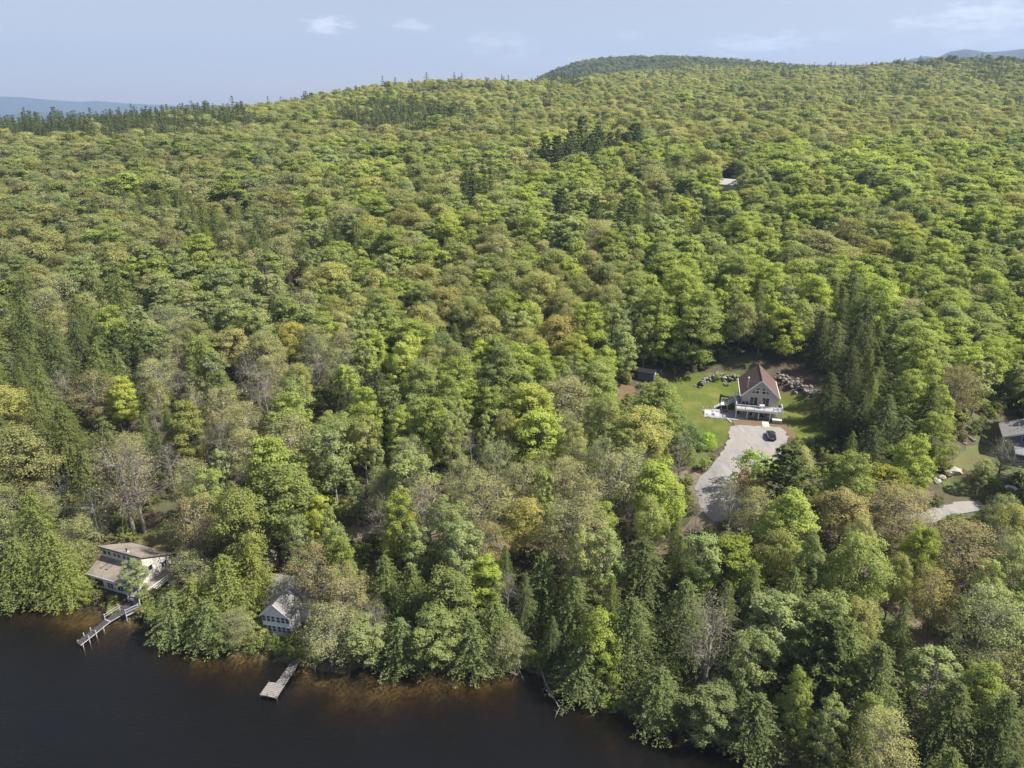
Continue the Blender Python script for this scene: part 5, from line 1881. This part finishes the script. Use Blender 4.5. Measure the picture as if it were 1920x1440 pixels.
put(352, 1040, 'budding', 9, 3.6, (0.12, 0.135, 0.055), 'grey-green budding tree right behind the deck of the shed-roofed cottage')
put(710, 925, 'bare', 11, 3.2, (0.16, 0.14, 0.10), 'leafless grey tree behind the shore midway along the photo')
put(493, 712, 'bare', 12, 3.6, (0.16, 0.14, 0.10), 'leafless pale grey tree in the middle of the left slope', var=1)
put(590, 655, 'bare', 12, 3.2, None, 'leafless pale tree upslope of the white-gabled cottage', var=0)
put(330, 695, 'bare', 10, 3.0, None, 'leafless pale crown among hemlocks on the left slope', var=1)
put(113, 690, 'bare', 10, 3.4, None, 'leafless pale crown at the foot of the dark left hemlocks', var=0)
put(1890, 826, 'sparse', 8.5, 3.2, (0.125, 0.14, 0.055), 'thin leafy tree standing before the grey house')
put(1850, 862, 'birch', 6.5, 1.8, (0.12, 0.15, 0.05), 'slim young tree left of the thin one before the grey house')
put(1375, 905, 'sparse', 9, 3.2, (0.12, 0.14, 0.06), 'thin grey-green tree before the lower end of the gravel driveway')
put(1183, 922, 'bare', 12, 1.2, None, 'slim dead white trunk left of the sandy driveway shoulder', var=0)
put(541, 502, 'bare', 10, 1.0, None, 'leaning white dead trunk among green crowns on the left slope', var=1)
put(700, 1125, 'sparse', 9, 2.2, (0.13, 0.14, 0.04), 'thin pale-trunked tree at the water edge right of the white-gabled cottage', var=1)
put(597, 935, 'maple', 12, 2.6, (0.165, 0.195, 0.022), 'narrow bright yellow tree behind the white-gabled cottage')
put(910, 1055, 'maple', 10, 3.0, (0.14, 0.19, 0.024), 'bright yellow-green maple near the middle of the shore')
put(665, 905, 'birch', 9, 2.0, (0.075, 0.14, 0.05), 'slender fresh green tree left of the leafless grey one')
put(800, 905, 'sparse', 14, 5.8, (0.135, 0.128, 0.066), 'broad grey-olive budding tree above the middle of the shore')
put(985, 945, 'oak', 12, 4.6, (0.165, 0.165, 0.045), 'pale yellow-green oak above the shore, before dark woods')
put(910, 985, 'budding', 12, 3.6, (0.165, 0.125, 0.055), 'rusty budding tree between the pale oak and the grey-olive one')
put(720, 1040, 'hemlock', 12, 3.0, (0.072, 0.085, 0.022), 'dark olive hemlock pair-mate near the middle of the shore')
put(770, 1060, 'hemlock', 12, 3.0, (0.070, 0.085, 0.022), 'dark olive hemlock right of its twin near the middle of the shore')
put(840, 1080, 'maple', 12, 4.2, (0.085, 0.115, 0.030), 'mid green leafy tree over the brown shallows')
put(930, 1130, 'hemlock', 10, 3.6, (0.070, 0.095, 0.026), 'green hemlock overhanging the end of the brown shallows')
put(1020, 1035, 'hemlock', 12, 3.2, (0.075, 0.088, 0.026), 'olive hemlock left of the gap above the fallen branch')
put(1280, 510, 'maple', 19, 5.6, (0.115, 0.165, 0.030), 'tallest bright green maple behind the dark shed')
put(1230, 540, 'maple', 17, 4.0, (0.10, 0.15, 0.032), 'tall green maple straight behind the dark shed')
put(1150, 575, 'maple', 15, 4.6, (0.085, 0.13, 0.045), 'cool green rounded maple upslope left of the dark shed')
put(1050, 595, 'oak', 15, 6.6, (0.155, 0.150, 0.045), 'broad domed olive oak left of the dark shed')
put(900, 640, 'maple', 11, 3.0, (0.14, 0.20, 0.024), 'vivid green maple on the slope left of the domed olive oak')
put(835, 540, 'oak', 14, 6.0, (0.14, 0.14, 0.045), 'broad pale olive oak in the centre of the photo')
put(430, 622, 'oak', 12, 6.0, (0.155, 0.160, 0.060), 'umbrella-shaped pale oak on the left slope')
put(545, 608, 'oak', 12, 5.0, (0.17, 0.17, 0.035), 'yellow-green rounded oak right of the umbrella-shaped one')
put(170, 700, 'budding', 13, 4.8, (0.16, 0.115, 0.075), 'rusty brown budding tree below the dark left hemlocks')
put(225, 715, 'maple', 11, 3.0, (0.17, 0.20, 0.024), 'bright yellow-green maple right of the rusty tree on the left slope')
put(345, 765, 'maple', 14, 3.6, (0.115, 0.13, 0.030), 'tall layered green tree behind the sparse pale-limbed one')
put(1730, 1000, 'maple', 12, 3.0, (0.085, 0.145, 0.014), 'deep fresh green tree among brownish oaks at lower right')
put(1690, 915, 'budding', 12, 6.4, (0.145, 0.125, 0.068), 'wide brownish budding oak at the right, over the gravel lane')
put(1820, 990, 'budding', 12, 6.0, (0.14, 0.12, 0.066), 'wide brownish budding oak below the pale gravel drive')
put(1590, 925, 'oak', 11, 4.8, (0.165, 0.155, 0.06), 'pale yellow budding oak right of the big driveway pine')
put(1665, 880, 'maple', 9, 4.4, (0.115, 0.13, 0.018), 'golden green low tree between the driveway pine and the boulders')
put(1380, 1020, 'maple', 10, 4.6, (0.075, 0.125, 0.016), 'deep green leafy tree below the driveway end')
put(1760, 1080, 'budding', 11, 3.6, (0.17, 0.145, 0.05), 'golden budding tree right of the deep green one')
put(1790, 605, 'maple', 14, 5.2, (0.105, 0.155, 0.032), 'large fresh green maple above the dark right conifers')
put(1900, 640, 'maple', 14, 4.6, (0.11, 0.165, 0.028), 'large bright green maple at the right edge')
put(1800, 690, 'budding', 12, 5.2, (0.155, 0.115, 0.075), 'reddish budding tree upslope of the grey house')
put(1545, 390, 'maple', 15, 4.4, (0.09, 0.155, 0.028), 'tall vivid green maple upslope of the brown-roofed house')
for px, py, h, r_ in ((1545, 575, 15, 3.2), (1580, 560, 16, 3.4), (1612, 580, 16, 3.2), (1600, 640, 15, 3.4), (1650, 660, 14, 3.4), (1560, 690, 13, 3.2), (1620, 725, 15, 3.4), (1668, 730, 15, 3.6), (1585, 735, 12, 3.0), (1700, 770, 13, 3.4), (1640, 790, 12, 3.2)):
    put(px, py + 8, 'hemlock', h * 0.86, r_ * 1.1, (0.034, 0.048, 0.020) if px < 1625 else (0.044, 0.060, 0.022) if px < 1660 else (0.055, 0.075, 0.024), None)
for px, py, h, r_ in ((895, 330, 13, 3.4), (925, 335, 12, 3.2), (1046, 305, 15, 2.8), (1478, 190, 14, 3.6), (1520, 186, 14, 3.8), (765, 178, 15, 2.6), (797, 172, 15, 2.6), (828, 176, 14, 2.6), (750, 180, 13, 2.4), (1848, 138, 14, 3.6), (1865, 132, 15, 3.6), (1878, 136, 13, 3.4), (1555, 162, 13, 2.8), (655, 735, 12, 3.4), (640, 712, 12, 3.2)):
    put(px, py, 'spruce' if py < 400 else 'hemlock', h, r_, (0.030, 0.044, 0.024), None)
rsk = np.random.default_rng(5)
for px in np.concatenate([rsk.uniform(540, 1000, 34), rsk.uniform(1270, 1925, 70)]):      # conifers standing up along the skyline
    a_ = math.atan2((px - CX) / FPX, CP + 0.44 * SP)
    rr_ = np.arange(420, 1350, 12.0)
    zz_ = ground(rr_ * math.sin(a_), rr_ * math.cos(a_))
    k_ = float(rr_[int(np.argmax((zz_ + 12 - CAM_H) / rr_))]) - abs(rsk.normal(0, 45))
    x_, y_ = k_ * math.sin(a_), k_ * math.cos(a_)
    NOTED.append(dict(x=x_, y=y_, z=gz(x_, y_), kind='spruce', h=rsk.uniform(15, 25), rad=rsk.uniform(3.4, 5.6), tint=(0.030, 0.044, 0.025), note=None, var=None))
# crowns leaning out over the water
for px, py, kd, h, r_, tn, lb in [(625, 1243, 'budding', 9.5, 4.6, (0.125, 0.14, 0.06), 'pale round tree hanging over the water right of the L-ended dock'), (690, 1252, 'birch', 8, 3.0, (0.115, 0.14, 0.05), 'light green tree over the water beside the pale round one'),
                                  (755, 1250, 'hemlock', 8.5, 3.4, (0.075, 0.095, 0.032), 'green hemlock over the brown shallows, left of the leafy one'), (822, 1248, 'maple', 9, 3.8, (0.10, 0.135, 0.04), 'leafy green tree leaning over the brown shallows'),
                                  (890, 1250, 'hemlock', 8, 3.6, (0.078, 0.10, 0.034), 'drooping hemlock at the right end of the brown shallows'), (955, 1258, 'budding', 7, 3.0, (0.12, 0.135, 0.055), 'small grey-green tree at the water left of the dead branch'),
                                  (335, 1192, 'hemlock', 8, 3.6, (0.085, 0.10, 0.032), 'drooping hemlock over the water right of the railed dock'), (400, 1206, 'hemlock', 8, 3.4, (0.080, 0.098, 0.032), 'hemlock over the water midway between the two docks'),
                                  (448, 1212, 'budding', 6, 3.0, (0.115, 0.13, 0.05), 'low grey-green tree over the water left of the white gable'), (95, 1122, 'hemlock', 7.5, 3.4, (0.085, 0.10, 0.032), 'drooping hemlock over the water left of the railed dock'),
                                  (25, 1116, 'hemlock', 8, 3.6, (0.08, 0.095, 0.032), 'drooping hemlock over the water at the left edge'), (1090, 1300, 'hemlock', 8, 3.6, (0.07, 0.09, 0.03), 'drooping hemlock over the water right of the dead branch'),
                                  (1230, 1358, 'hemlock', 9, 3.6, (0.066, 0.085, 0.03), 'dark hemlock at the water edge below the shore bend'), (1330, 1386, 'maple', 8, 3.6, (0.085, 0.115, 0.04), 'green leafy tree at the lower water edge'), (1410, 1412, 'hemlock', 9, 3.6, (0.06, 0.08, 0.03), 'dark hemlock where the shore leaves the photo at the bottom')]:
    put(px, py, kd, h, r_, tn, lb, base=True)

NX, NY, ND = np.array([project(t['x'], t['y'], t['z'] + q * t['h']) for t in NOTED if t['note'] for q in (0.45, 0.7, 0.95)], float).T
NP = np.array([(t['x'], t['y'], t['rad']) for t in NOTED])

# scattered forest: dart throwing on a grid
taken = {}


def near(x, y, s):
    gx, gy = int(x // 6), int(y // 6)
    for i in (-2, -1, 0, 1, 2):
        for j in (-2, -1, 0, 1, 2):
            for (a, b, r_) in taken.get((gx + i, gy + j), ()):
                if (a - x) ** 2 + (b - y) ** 2 < (0.5 * (s + r_)) ** 2:
                    return True
    return False


for t in NOTED:
    taken.setdefault((int(t['x'] // 6), int(t['y'] // 6)), []).append((t['x'], t['y'], min(t['rad'] * 1.25, 6.0)))
u = rgt.random((66000, 2))
azs = R(-51) + u[:, 0] * R(102)
rs = np.exp(np.log(66) + u[:, 1] * (np.log(1750) - np.log(66)))
# equal-area correction: more throws far out
keep = rgt.random(len(rs)) < np.clip((rs / 420) ** 1.0 + 0.22, 0, 1)
azs, rs = azs[keep], rs[keep]
xs, ys = rs * np.sin(azs), rs * np.cos(azs)
u2 = rgt.random((16000, 2))
a2, r2 = R(-43) + u2[:, 0] * R(86), np.sqrt(300 ** 2 + u2[:, 1] * (1250 ** 2 - 300 ** 2))
xs, ys = np.concatenate([xs, r2 * np.sin(a2)]), np.concatenate([ys, r2 * np.cos(a2)])
a3, r3 = np.radians(rgt.uniform(-3, 24, 7000)), np.sqrt(rgt.uniform(1250 ** 2, 2350 ** 2, 7000))
xs, ys = np.concatenate([xs, r3 * np.sin(a3)]), np.concatenate([ys, r3 * np.cos(a3)])
zs = ground(xs, ys)
tt = ys - shore_y(xs)
# hidden behind the ridge?
ok = tt > 0.6
ppx, ppy, pdep = project(xs, ys, zs + 12.0)
ok &= (ppx > -110) & (ppx < 2030) & (ppy < 1640)
hid = np.zeros(len(xs), bool)
for f in np.linspace(0.25, 0.97, 26):
    g = ground(xs * f, ys * f)
    line = CAM_H + (zs + 17.0 - CAM_H) * f
    hid |= (g + 8.0 > line) & (np.hypot(xs * (1 - f), ys * (1 - f)) > 40)
ok &= ~hid
PTS = np.stack([xs, ys], -1)
for poly in CLEAR:
    ok &= ~inpoly(PTS, poly)
hx, hy = house_pt(0, 6.0)
ok &= np.hypot(xs - hx, ys - hy) > 10.5
ca = a_pt(0.6, 0.6)
ok &= np.hypot(xs - ca[0], ys - ca[1]) > 6.2
ok &= np.hypot(xs - B_O[0] + 1.0, ys - B_O[1] - 5) > 6.0
ok &= np.hypot(xs - GREY[0] - 3, ys - GREY[1] - 3) > 9
ok &= np.hypot(xs - HILLH[0], ys - HILLH[1]) > 7
for i in np.where(ok)[0]:
    x, y, z = xs[i], ys[i], zs[i]
    r = math.hypot(x, y)
    kind = species(ppx[i], ppy[i], rgt, float(stand_field(x, y)))
    H0, R0 = NOMINAL[kind]
    s = float(np.clip(rgt.normal(0.95, 0.23), 0.55, 1.5))
    if r > 200: s = float(np.clip(s * rgt.uniform(0.9, 1.3), 0.65, 1.5))
    if kind == 'bare': s *= 0.85
    if tt[i] < 6: s *= 0.92
    h = H0 * (0.45 * min(s, 1.2) + 0.55 * rgt.uniform(0.72, 1.15))
    rad = R0 * s * rgt.uniform(0.82, 1.15)
    if kind not in CONIF and kind != 'bare':
        rad *= float(np.interp(r, [90, 180, 260], [1.05, 1.22, 1.36])) * (0.86 if kind == 'oak' else 1.0)
    if kind == 'hemlock': rad *= rgt.uniform(0.95, 1.35)
    if kind in ('spruce', 'pine') and ppy[i] < 400:
        h, rad = h * rgt.uniform(1.15, 1.5), rad * rgt.uniform(1.2, 1.7)
    sp = rad * float(np.interp(r, [150, 190, 300, 420], [1.3, 1.14, 1.06, 0.98]))
    if near(x, y, sp): continue
    if r < 450 and blocks_view(x, y, z, h, rad):
        # only a low tree may stand there
        continue
    if r < 280 and hides_noted(x, y, z, h, rad):
        continue
    taken.setdefault((int(x // 6), int(y // 6)), []).append((x, y, sp))
    TREES.append(dict(x=x, y=y, z=z, kind=kind, h=h, rad=rad, tint=None, note=None, var=None))


def tint_for(t):
    if t['tint'] is not None and t['kind'] not in CONIF:
        t['tint'] = (min(t['tint'][0] * 1.03, t['tint'][1] * 1.12), t['tint'][1], t['tint'][2] + 0.012)
    if t['tint'] is not None and t['kind'] in CONIF:
        t['tint'] = (t['tint'][0] * 0.92, t['tint'][1] * 0.98, t['tint'][2] + 0.008)
    c = np.array(t['tint'] if t['tint'] is not None else TINT[t['kind']][rgt.integers(len(TINT[t['kind']]))], float)
    if t['tint'] is None:
        px, py, _ = project(t['x'], t['y'], t['z'] + 10)
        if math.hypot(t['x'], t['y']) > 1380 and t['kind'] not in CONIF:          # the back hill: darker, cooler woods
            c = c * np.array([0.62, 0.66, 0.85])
        if px < 560 and 270 < py < 700 and t['kind'] in ('oak', 'maple', 'birch'):      # cloud shadow on the left slope, put into duller leaf colours
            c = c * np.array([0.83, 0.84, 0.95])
        if py > 820 and px < 560 and t['kind'] in ('hemlock',):                              # sunny yellow-green hemlocks by the left shore
            c = np.array([0.080, 0.096, 0.032])
        c = c * (1 + 0.10 * float(stand_field(t['y'] * 0.8 + 50, t['x'] * 0.8))) * rgt.uniform(0.88, 1.12) * np.array([rgt.uniform(0.9, 1.1), 1.0, rgt.uniform(0.85, 1.15)])
    c = c * LIFT
    if t['kind'] not in CONIF:
        c = c * np.array([0.88, 0.84, 0.86])
        c[0] = min(max(c[0], 0.85 * c[1]), (1.12 if t['note'] else 0.985 if t['kind'] == 'oak' else 1.02) * c[1])
        c[2] = min(max(c[2], 0.24 * c[1]), 0.50 * c[1])
    else:
        c[0] = max(c[0], 0.80 * c[1])
        c[2] = min(c[2], 0.42 * c[1])
    return tuple(float(v) for v in c)


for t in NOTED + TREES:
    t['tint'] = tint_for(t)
    px, py, dep = project(t['x'], t['y'], t['z'] + 0.55 * t['h'])
    t['px'], t['py'], t['dep'] = float(px), float(py), float(dep)
    t['size'] = t['h'] * t['rad'] / dep ** 2
    inview = -60 < px < 1980 and py < 1540
    t['rank'] = t['size'] if inview else t['size'] * 0.05

allt = NOTED + TREES
bro = sorted([t for t in allt if t['kind'] not in CONIF], key=lambda t: -t['rank'])
con = sorted([t for t in allt if t['kind'] in CONIF], key=lambda t: -t['rank'])
single = bro[:300] + con[:220]
mass = bro[300:] + con[220:]
# noted ones always stay single
ns = [t for t in mass if t['note']]
single += ns
mass = [t for t in mass if not t['note']]

# ------------------------------------------------------------------ labels that point at one tree
LAND = [('the brown-roofed house', (1424, 730)), ('the dark slate shed', (1213, 700)), ('the shed-roofed cottage', (240, 1060)), ('the white-gabled cottage', (520, 1140)), ('the dark parked car', (1445, 815)),
        ('the grey house', (1900, 850)), ('the pale roof up the slope', (1366, 345)), ('the fallen branch in the water', (1015, 1250)), ('the row of pale boulders', (1770, 895)),
        ('the umbrella-shaped pale oak', (430, 650)), ('the broad pale olive oak mid-photo', (835, 575)), ('the leafless grey shore tree', (710, 970)), ('the sandy lane end at lower right', (1715, 1330)), ('the rusty brown tree on the left slope', (170, 740)), ('the yellow tree behind the white-gabled cottage', (597, 965)), ('the left edge midway up', (0, 640)), ('the dark conifer patch below the ridge', (760, 215)), ('the right edge midway up', (1920, 500)), ('the bottom right corner', (1900, 1420)), ('the leafless pale crown among left hemlocks', (330, 730)), ('the bright maple right of the rusty tree', (225, 750)), ('the yellow-green rounded oak on the left slope', (545, 640)), ('the leafless pale tree mid left slope', (493, 750)), ('the tall layered tree at left', (345, 800)), ('the left edge above the shore', (0, 900))]


def tone_word(t):
    r_, g_, b_ = (v / LIFT for v in t['tint'])
    if t['kind'] in ('bare',): return 'leafless grey'
    v = 0.3 * r_ + 0.6 * g_ + 0.1 * b_
    if t['kind'] in CONIF:
        return 'dark' if v < 0.058 else ('mid green' if v < 0.085 else 'yellow-green')
    if t['kind'] == 'budding':
        return 'brownish' if r_ > 1.0 * g_ else 'grey-olive'
    if t['kind'] == 'oak':
        return 'dull olive' if v < 0.122 else 'pale olive'
    return 'bright green' if v > 0.135 else ('fresh green' if v > 0.112 else 'deep green')


FORM = {'oak': 'domed oak', 'maple': 'leafy maple', 'birch': 'slender light-barked birch', 'budding': 'sparse budding tree', 'bare': 'tree', 'hemlock': 'cone-shaped hemlock', 'pine': 'plumed pine', 'sparse': 'thin-leaved limby tree', 'spruce': 'narrow pointed conifer', 'shrub': 'low leafy shrub'}
ORD = ['', 'second ', 'third ', 'fourth ', 'fifth ', 'sixth ', 'seventh ', 'eighth ', 'ninth ', 'tenth ', 'eleventh ', 'twelfth ', 'thirteenth ', 'fourteenth ', 'fifteenth ', 'sixteenth ']


def label_all(lst):
    gr = {}
    for t in lst:
        if t['note']: continue
        d = [math.hypot(t['px'] - p[0], t['py'] - p[1]) for _, p in LAND]
        k = int(np.argmin(d))
        gr.setdefault((t['kind'], tone_word(t), k), []).append((d[k], id(t), t))
    for (kind, tone, k), g in gr.items():
        g.sort(key=lambda q: q[0])
        for i, (_, _, t) in enumerate(g):
            name = f'{tone} {FORM[kind]}'
            if i < len(ORD):
                t['label'] = f'{ORD[i]}nearest {name} to {LAND[k][0]}'
                t['group'] = f'{name}s'
            else:
                t['label'] = f'{name} well away from {LAND[k][0]}'
                t['group'] = f'{name}s far from {LAND[k][0]}'
    for t in lst:
        if t['note']:
            t['label'] = t['note']
            t['group'] = None


label_all(single)


def plant(t):
    kind = t['kind']
    n = NVAR[kind]
    v = t['var'] if t['var'] is not None else int(rgt.integers(n))
    w, c = HI[kind][v % n]
    H0, R0 = NOMINAL[kind]
    o = thing(ONAME[kind], t['label'], 'conifer' if kind in CONIF else ('shrub' if kind == 'shrub' else 'tree'), (t['x'], t['y'], t['z'] - 0.05), float(rgt.uniform(0, 6.28)), t.get('group'))
    s = (t['rad'] / R0, t['rad'] / R0, t['h'] / H0)
    o.scale = s
    for nm, me in (('trunk', w), ('crown', c)):
        if len(me.polygons) == 0: continue
        p = link(nm, me, o)
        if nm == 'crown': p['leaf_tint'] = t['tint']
    return o


for t in single:
    plant(t)

# ------------------------------------------------------------------ shrubs and saplings one can tell apart round the clearings
SHR = []
for px, py, h, tint, lb in [(1322, 842, 3.4, (0.12, 0.17, 0.03), 'bright green bush at the left corner of the driveway lawn'), (1287, 852, 6.0, (0.06, 0.085, 0.035), 'tall dark green bush below the left lawn'),
                            (1268, 792, 4.2, (0.085, 0.11, 0.04), 'thin grey-green sapling at the edge of the left lawn'), (1262, 770, 3.0, (0.13, 0.15, 0.05), 'pale brushy shrub on the bank left of the lawn'),
                            (1408, 918, 7.0, (0.105, 0.135, 0.035), 'green bush at the right edge of the driveway'), (1402, 945, 6.0, (0.13, 0.10, 0.06), 'brownish budding bush beside the lower driveway'),
                            (1270, 830, 3.4, (0.12, 0.14, 0.045), 'olive shrub on the brushy bank left of the driveway'), (1290, 870, 3.0, (0.11, 0.12, 0.05), 'dull shrub at the sandy driveway shoulder'),
                            (1490, 838, 2.6, (0.12, 0.14, 0.05), 'yellowish shrub at the lower edge of the right lawn'), (1535, 842, 3.0, (0.05, 0.07, 0.025), 'dark shrub below the right lawn'),
                            (1560, 846, 2.8, (0.07, 0.11, 0.03), 'green shrub below the right lawn beside the dark one'), (215, 1133, 1.6, (0.11, 0.125, 0.03), 'yellow-green shrub on the bank under the shed-roofed cottage'),
                            (170, 1134, 2.2, (0.10, 0.115, 0.03), 'spreading shrub over the water left of the railed dock'), (440, 1205, 2.8, (0.09, 0.11, 0.035), 'shrub over the water left of the white-gabled cottage'),
                            (478, 1214, 2.0, (0.10, 0.11, 0.04), 'grey-green shrub below the left corner of the white-gabled cottage'), (525, 1226, 1.5, (0.085, 0.11, 0.03), 'green shrub below the white gable front'),
                            (1345, 716, 1.6, (0.10, 0.13, 0.03), 'small shrub by the curving lawn wall'), (1835, 905, 2.6, (0.05, 0.065, 0.022), 'dark bush by the porch of the grey house'),
                            (1860, 915, 2.4, (0.11, 0.15, 0.04), 'light green bush below the porch of the grey house'), (1228, 716, 2.0, (0.12, 0.14, 0.05), 'small brushy shrub right of the dark slate shed')]:
    p = at_ground(px, py)
    plant(dict(x=p[0], y=p[1], z=p[2], kind='shrub', h=h, rad=h * 0.62, tint=tuple(v * LIFT for v in tint), label=lb, group=None, var=None))


# ------------------------------------------------------------------ the wood that nobody would count
def scatter(name, label, items, kinds):
    n = len(items)
    me = bpy.data.meshes.new(name)
    me.vertices.add(n)
    me.vertices.foreach_set('co', np.array([(t['x'], t['y'], t['z'] - 0.05) for t in items], np.float32).ravel())
    src = [(k, i) for k in kinds for i in range(NLO[k])]
    ix = {s_: i for i, s_ in enumerate(src)}
    vi = np.array([ix[(t['kind'], int(rgt.integers(NLO[t['kind']])))] for t in items], np.int32)
    a = me.attributes.new('variant', 'INT', 'POINT'); a.data.foreach_set('value', vi)
    a = me.attributes.new('turn', 'FLOAT_VECTOR', 'POINT')
    a.data.foreach_set('vector', np.stack([np.zeros(n), np.zeros(n), rgt.uniform(0, 6.28, n)], -1).astype(np.float32).ravel())
    a = me.attributes.new('size', 'FLOAT_VECTOR', 'POINT')
    sc = np.array([(t['rad'] / NOMINAL[t['kind']][1], t['rad'] / NOMINAL[t['kind']][1], t['h'] / NOMINAL[t['kind']][0]) for t in items], np.float32)
    a.data.foreach_set('vector', sc.ravel())
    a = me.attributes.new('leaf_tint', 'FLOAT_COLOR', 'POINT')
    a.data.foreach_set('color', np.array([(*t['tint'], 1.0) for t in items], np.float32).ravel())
    o = link(name, me)
    tag(o, label, None, None, 'stuff')
    ng = bpy.data.node_groups.new(name, 'GeometryNodeTree')
    ng.interface.new_socket('Geometry', in_out='INPUT', socket_type='NodeSocketGeometry')
    ng.interface.new_socket('Geometry', in_out='OUTPUT', socket_type='NodeSocketGeometry')
    N, L = ng.nodes, ng.links
    gi, go = N.new('NodeGroupInput'), N.new('NodeGroupOutput')
    m2p = N.new('GeometryNodeMeshToPoints')
    L.new(gi.outputs[0], m2p.inputs['Mesh'])
    def attr(nm, ty):
        q = N.new('GeometryNodeInputNamedAttribute')
        q.data_type = ty
        q.inputs['Name'].default_value = nm
        return q.outputs['Attribute']
    av, at_, as_ = attr('variant', 'INT'), attr('turn', 'FLOAT_VECTOR'), attr('size', 'FLOAT_VECTOR')
    e2r = N.new('FunctionNodeEulerToRotation')
    L.new(at_, e2r.inputs[0])
    jn = N.new('GeometryNodeJoinGeometry')
    for i, (k, j) in enumerate(src):
        if not (vi == i).any(): continue
        cm = N.new('FunctionNodeCompare')
        cm.data_type = 'INT'
        cm.operation = 'EQUAL'
        ii = [s_ for s_ in cm.inputs if s_.enabled or True]
        L.new(av, cm.inputs[2])
        cm.inputs[3].default_value = i
        oi = N.new('GeometryNodeObjectInfo')
        oi.inputs['Object'].default_value = LO[k][j]
        oi.inputs['As Instance'].default_value = False
        io = N.new('GeometryNodeInstanceOnPoints')
        L.new(m2p.outputs[0], io.inputs['Points'])
        L.new(cm.outputs[0], io.inputs['Selection'])
        g2 = N.new('GeometryNodeGeometryToInstance')
        L.new(oi.outputs['Geometry'], g2.inputs[0])
        L.new(g2.outputs[0], io.inputs['Instance'])
        L.new(e2r.outputs[0], io.inputs['Rotation'])
        L.new(as_, io.inputs['Scale'])
        L.new(io.outputs[0], jn.inputs[0])
    L.new(jn.outputs[0], go.inputs[0])
    md = o.modifiers.new('scatter', 'NODES')
    md.node_group = ng
    return o


print('single', len(single), 'mass', len(mass))
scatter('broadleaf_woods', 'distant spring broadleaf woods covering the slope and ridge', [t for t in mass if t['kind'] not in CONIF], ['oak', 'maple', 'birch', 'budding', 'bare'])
scatter('conifer_woods', 'distant dark conifers dotted through the woods and along the ridge', [t for t in mass if t['kind'] in CONIF], ['hemlock', 'pine', 'spruce'])

# undergrowth: low green brush between the trunks and along the bank
n = 9000
ua, ur = rgt.uniform(R(-50), R(50), n), np.sqrt(rgt.uniform(66 ** 2, 260 ** 2, n))
bx_, by_ = ur * np.sin(ua), ur * np.cos(ua)
sx_ = rgt.uniform(-90, 70, 420)
bx_ = np.concatenate([bx_, sx_])
by_ = np.concatenate([by_, shore_y(sx_) + rgt.uniform(0.2, 3.2, 420)])
bt = by_ - shore_y(bx_)
kp = bt > 0.1
BP = np.stack([bx_, by_], -1)
for poly in CLEAR:
    kp &= ~inpoly(BP, poly)
kp &= np.hypot(bx_ - hx, by_ - hy) > 10
kp &= np.hypot(bx_ - ca[0], by_ - ca[1]) > 5.6
kp &= np.hypot(bx_ - B_O[0] + 1, by_ - B_O[1] - 5) > 5.4
kp &= np.hypot(bx_ - GREY[0] - 3, by_ - GREY[1] - 3) > 9
bz_ = ground(bx_, by_)
bp_x, bp_y, bp_d = project(bx_, by_, bz_ + 0.8)
for k in KEEP:
    kp &= ~inpoly(np.stack([bp_x, bp_y], -1), k)
items = []
for i in np.where(kp)[0]:
    s = rgt.uniform(0.35, 1.0) * (0.8 if bt[i] < 3 else 1.0)
    tn = np.array(TINT['shrub'][rgt.integers(3)]) * rgt.uniform(0.5, 1.0) * LIFT
    items.append(dict(x=bx_[i], y=by_[i], z=bz_[i], kind='shrub', h=2.6 * s, rad=1.7 * s * rgt.uniform(0.9, 1.4), tint=tuple(tn)))
scatter('undergrowth', 'low leafy undergrowth between the trunks and along the bank', items, ['shrub'])

# ------------------------------------------------------------------ dead branches fallen into the water
def dead_branch(label, px, py, rz, L, seed):
    rg = np.random.default_rng(seed)
    p = at_z(px, py, 0.4)
    t = thing('fallen_branch', label, 'branch', p, rz)
    ts = TubeSet()
    main = np.array([(0, 1.5, 0.9), (0.2, 0, 0.6), (0.1, -L * 0.4, 0.5), (0.5, -L * 0.75, 0.25), (0.9, -L, -0.25)])
    ts.add(main, [0.16, 0.13, 0.10, 0.07, 0.03], 6)
    v, f = ts.out()
    link('limb', np_mesh('limb', v, [f], [M['pale_bark']], smooth=True), t)
    for k in range(9):
        q = TubeSet()
        i = rg.integers(1, 5)
        a = main[i]
        e = a + np.array([rg.uniform(-1.8, 1.8), -rg.uniform(0.3, 1.8), rg.uniform(-0.3, 0.9)])
        q.add(limb_path(a, e, rg, 4, 0.05, 0.06), [0.07, 0.05, 0.035, 0.012], 4)
        for _ in range(3):
            q.add(limb_path(a + (e - a) * rg.uniform(0.3, 0.9), e + rg.normal(0, 0.5, 3), rg, 3), [0.035, 0.022, 0.01], 3)
        v, f = q.out()
        link('twig', np_mesh('twig', v, [f], [M['pale_bark']]), t)


dead_branch('pale dead branch fallen into the water at the shore bend', 1012, 1262, R(14), 6.5, 3)
dead_branch('smaller dead branch lying along the bank left of the fallen one', 985, 1240, R(-50), 2.4, 6)
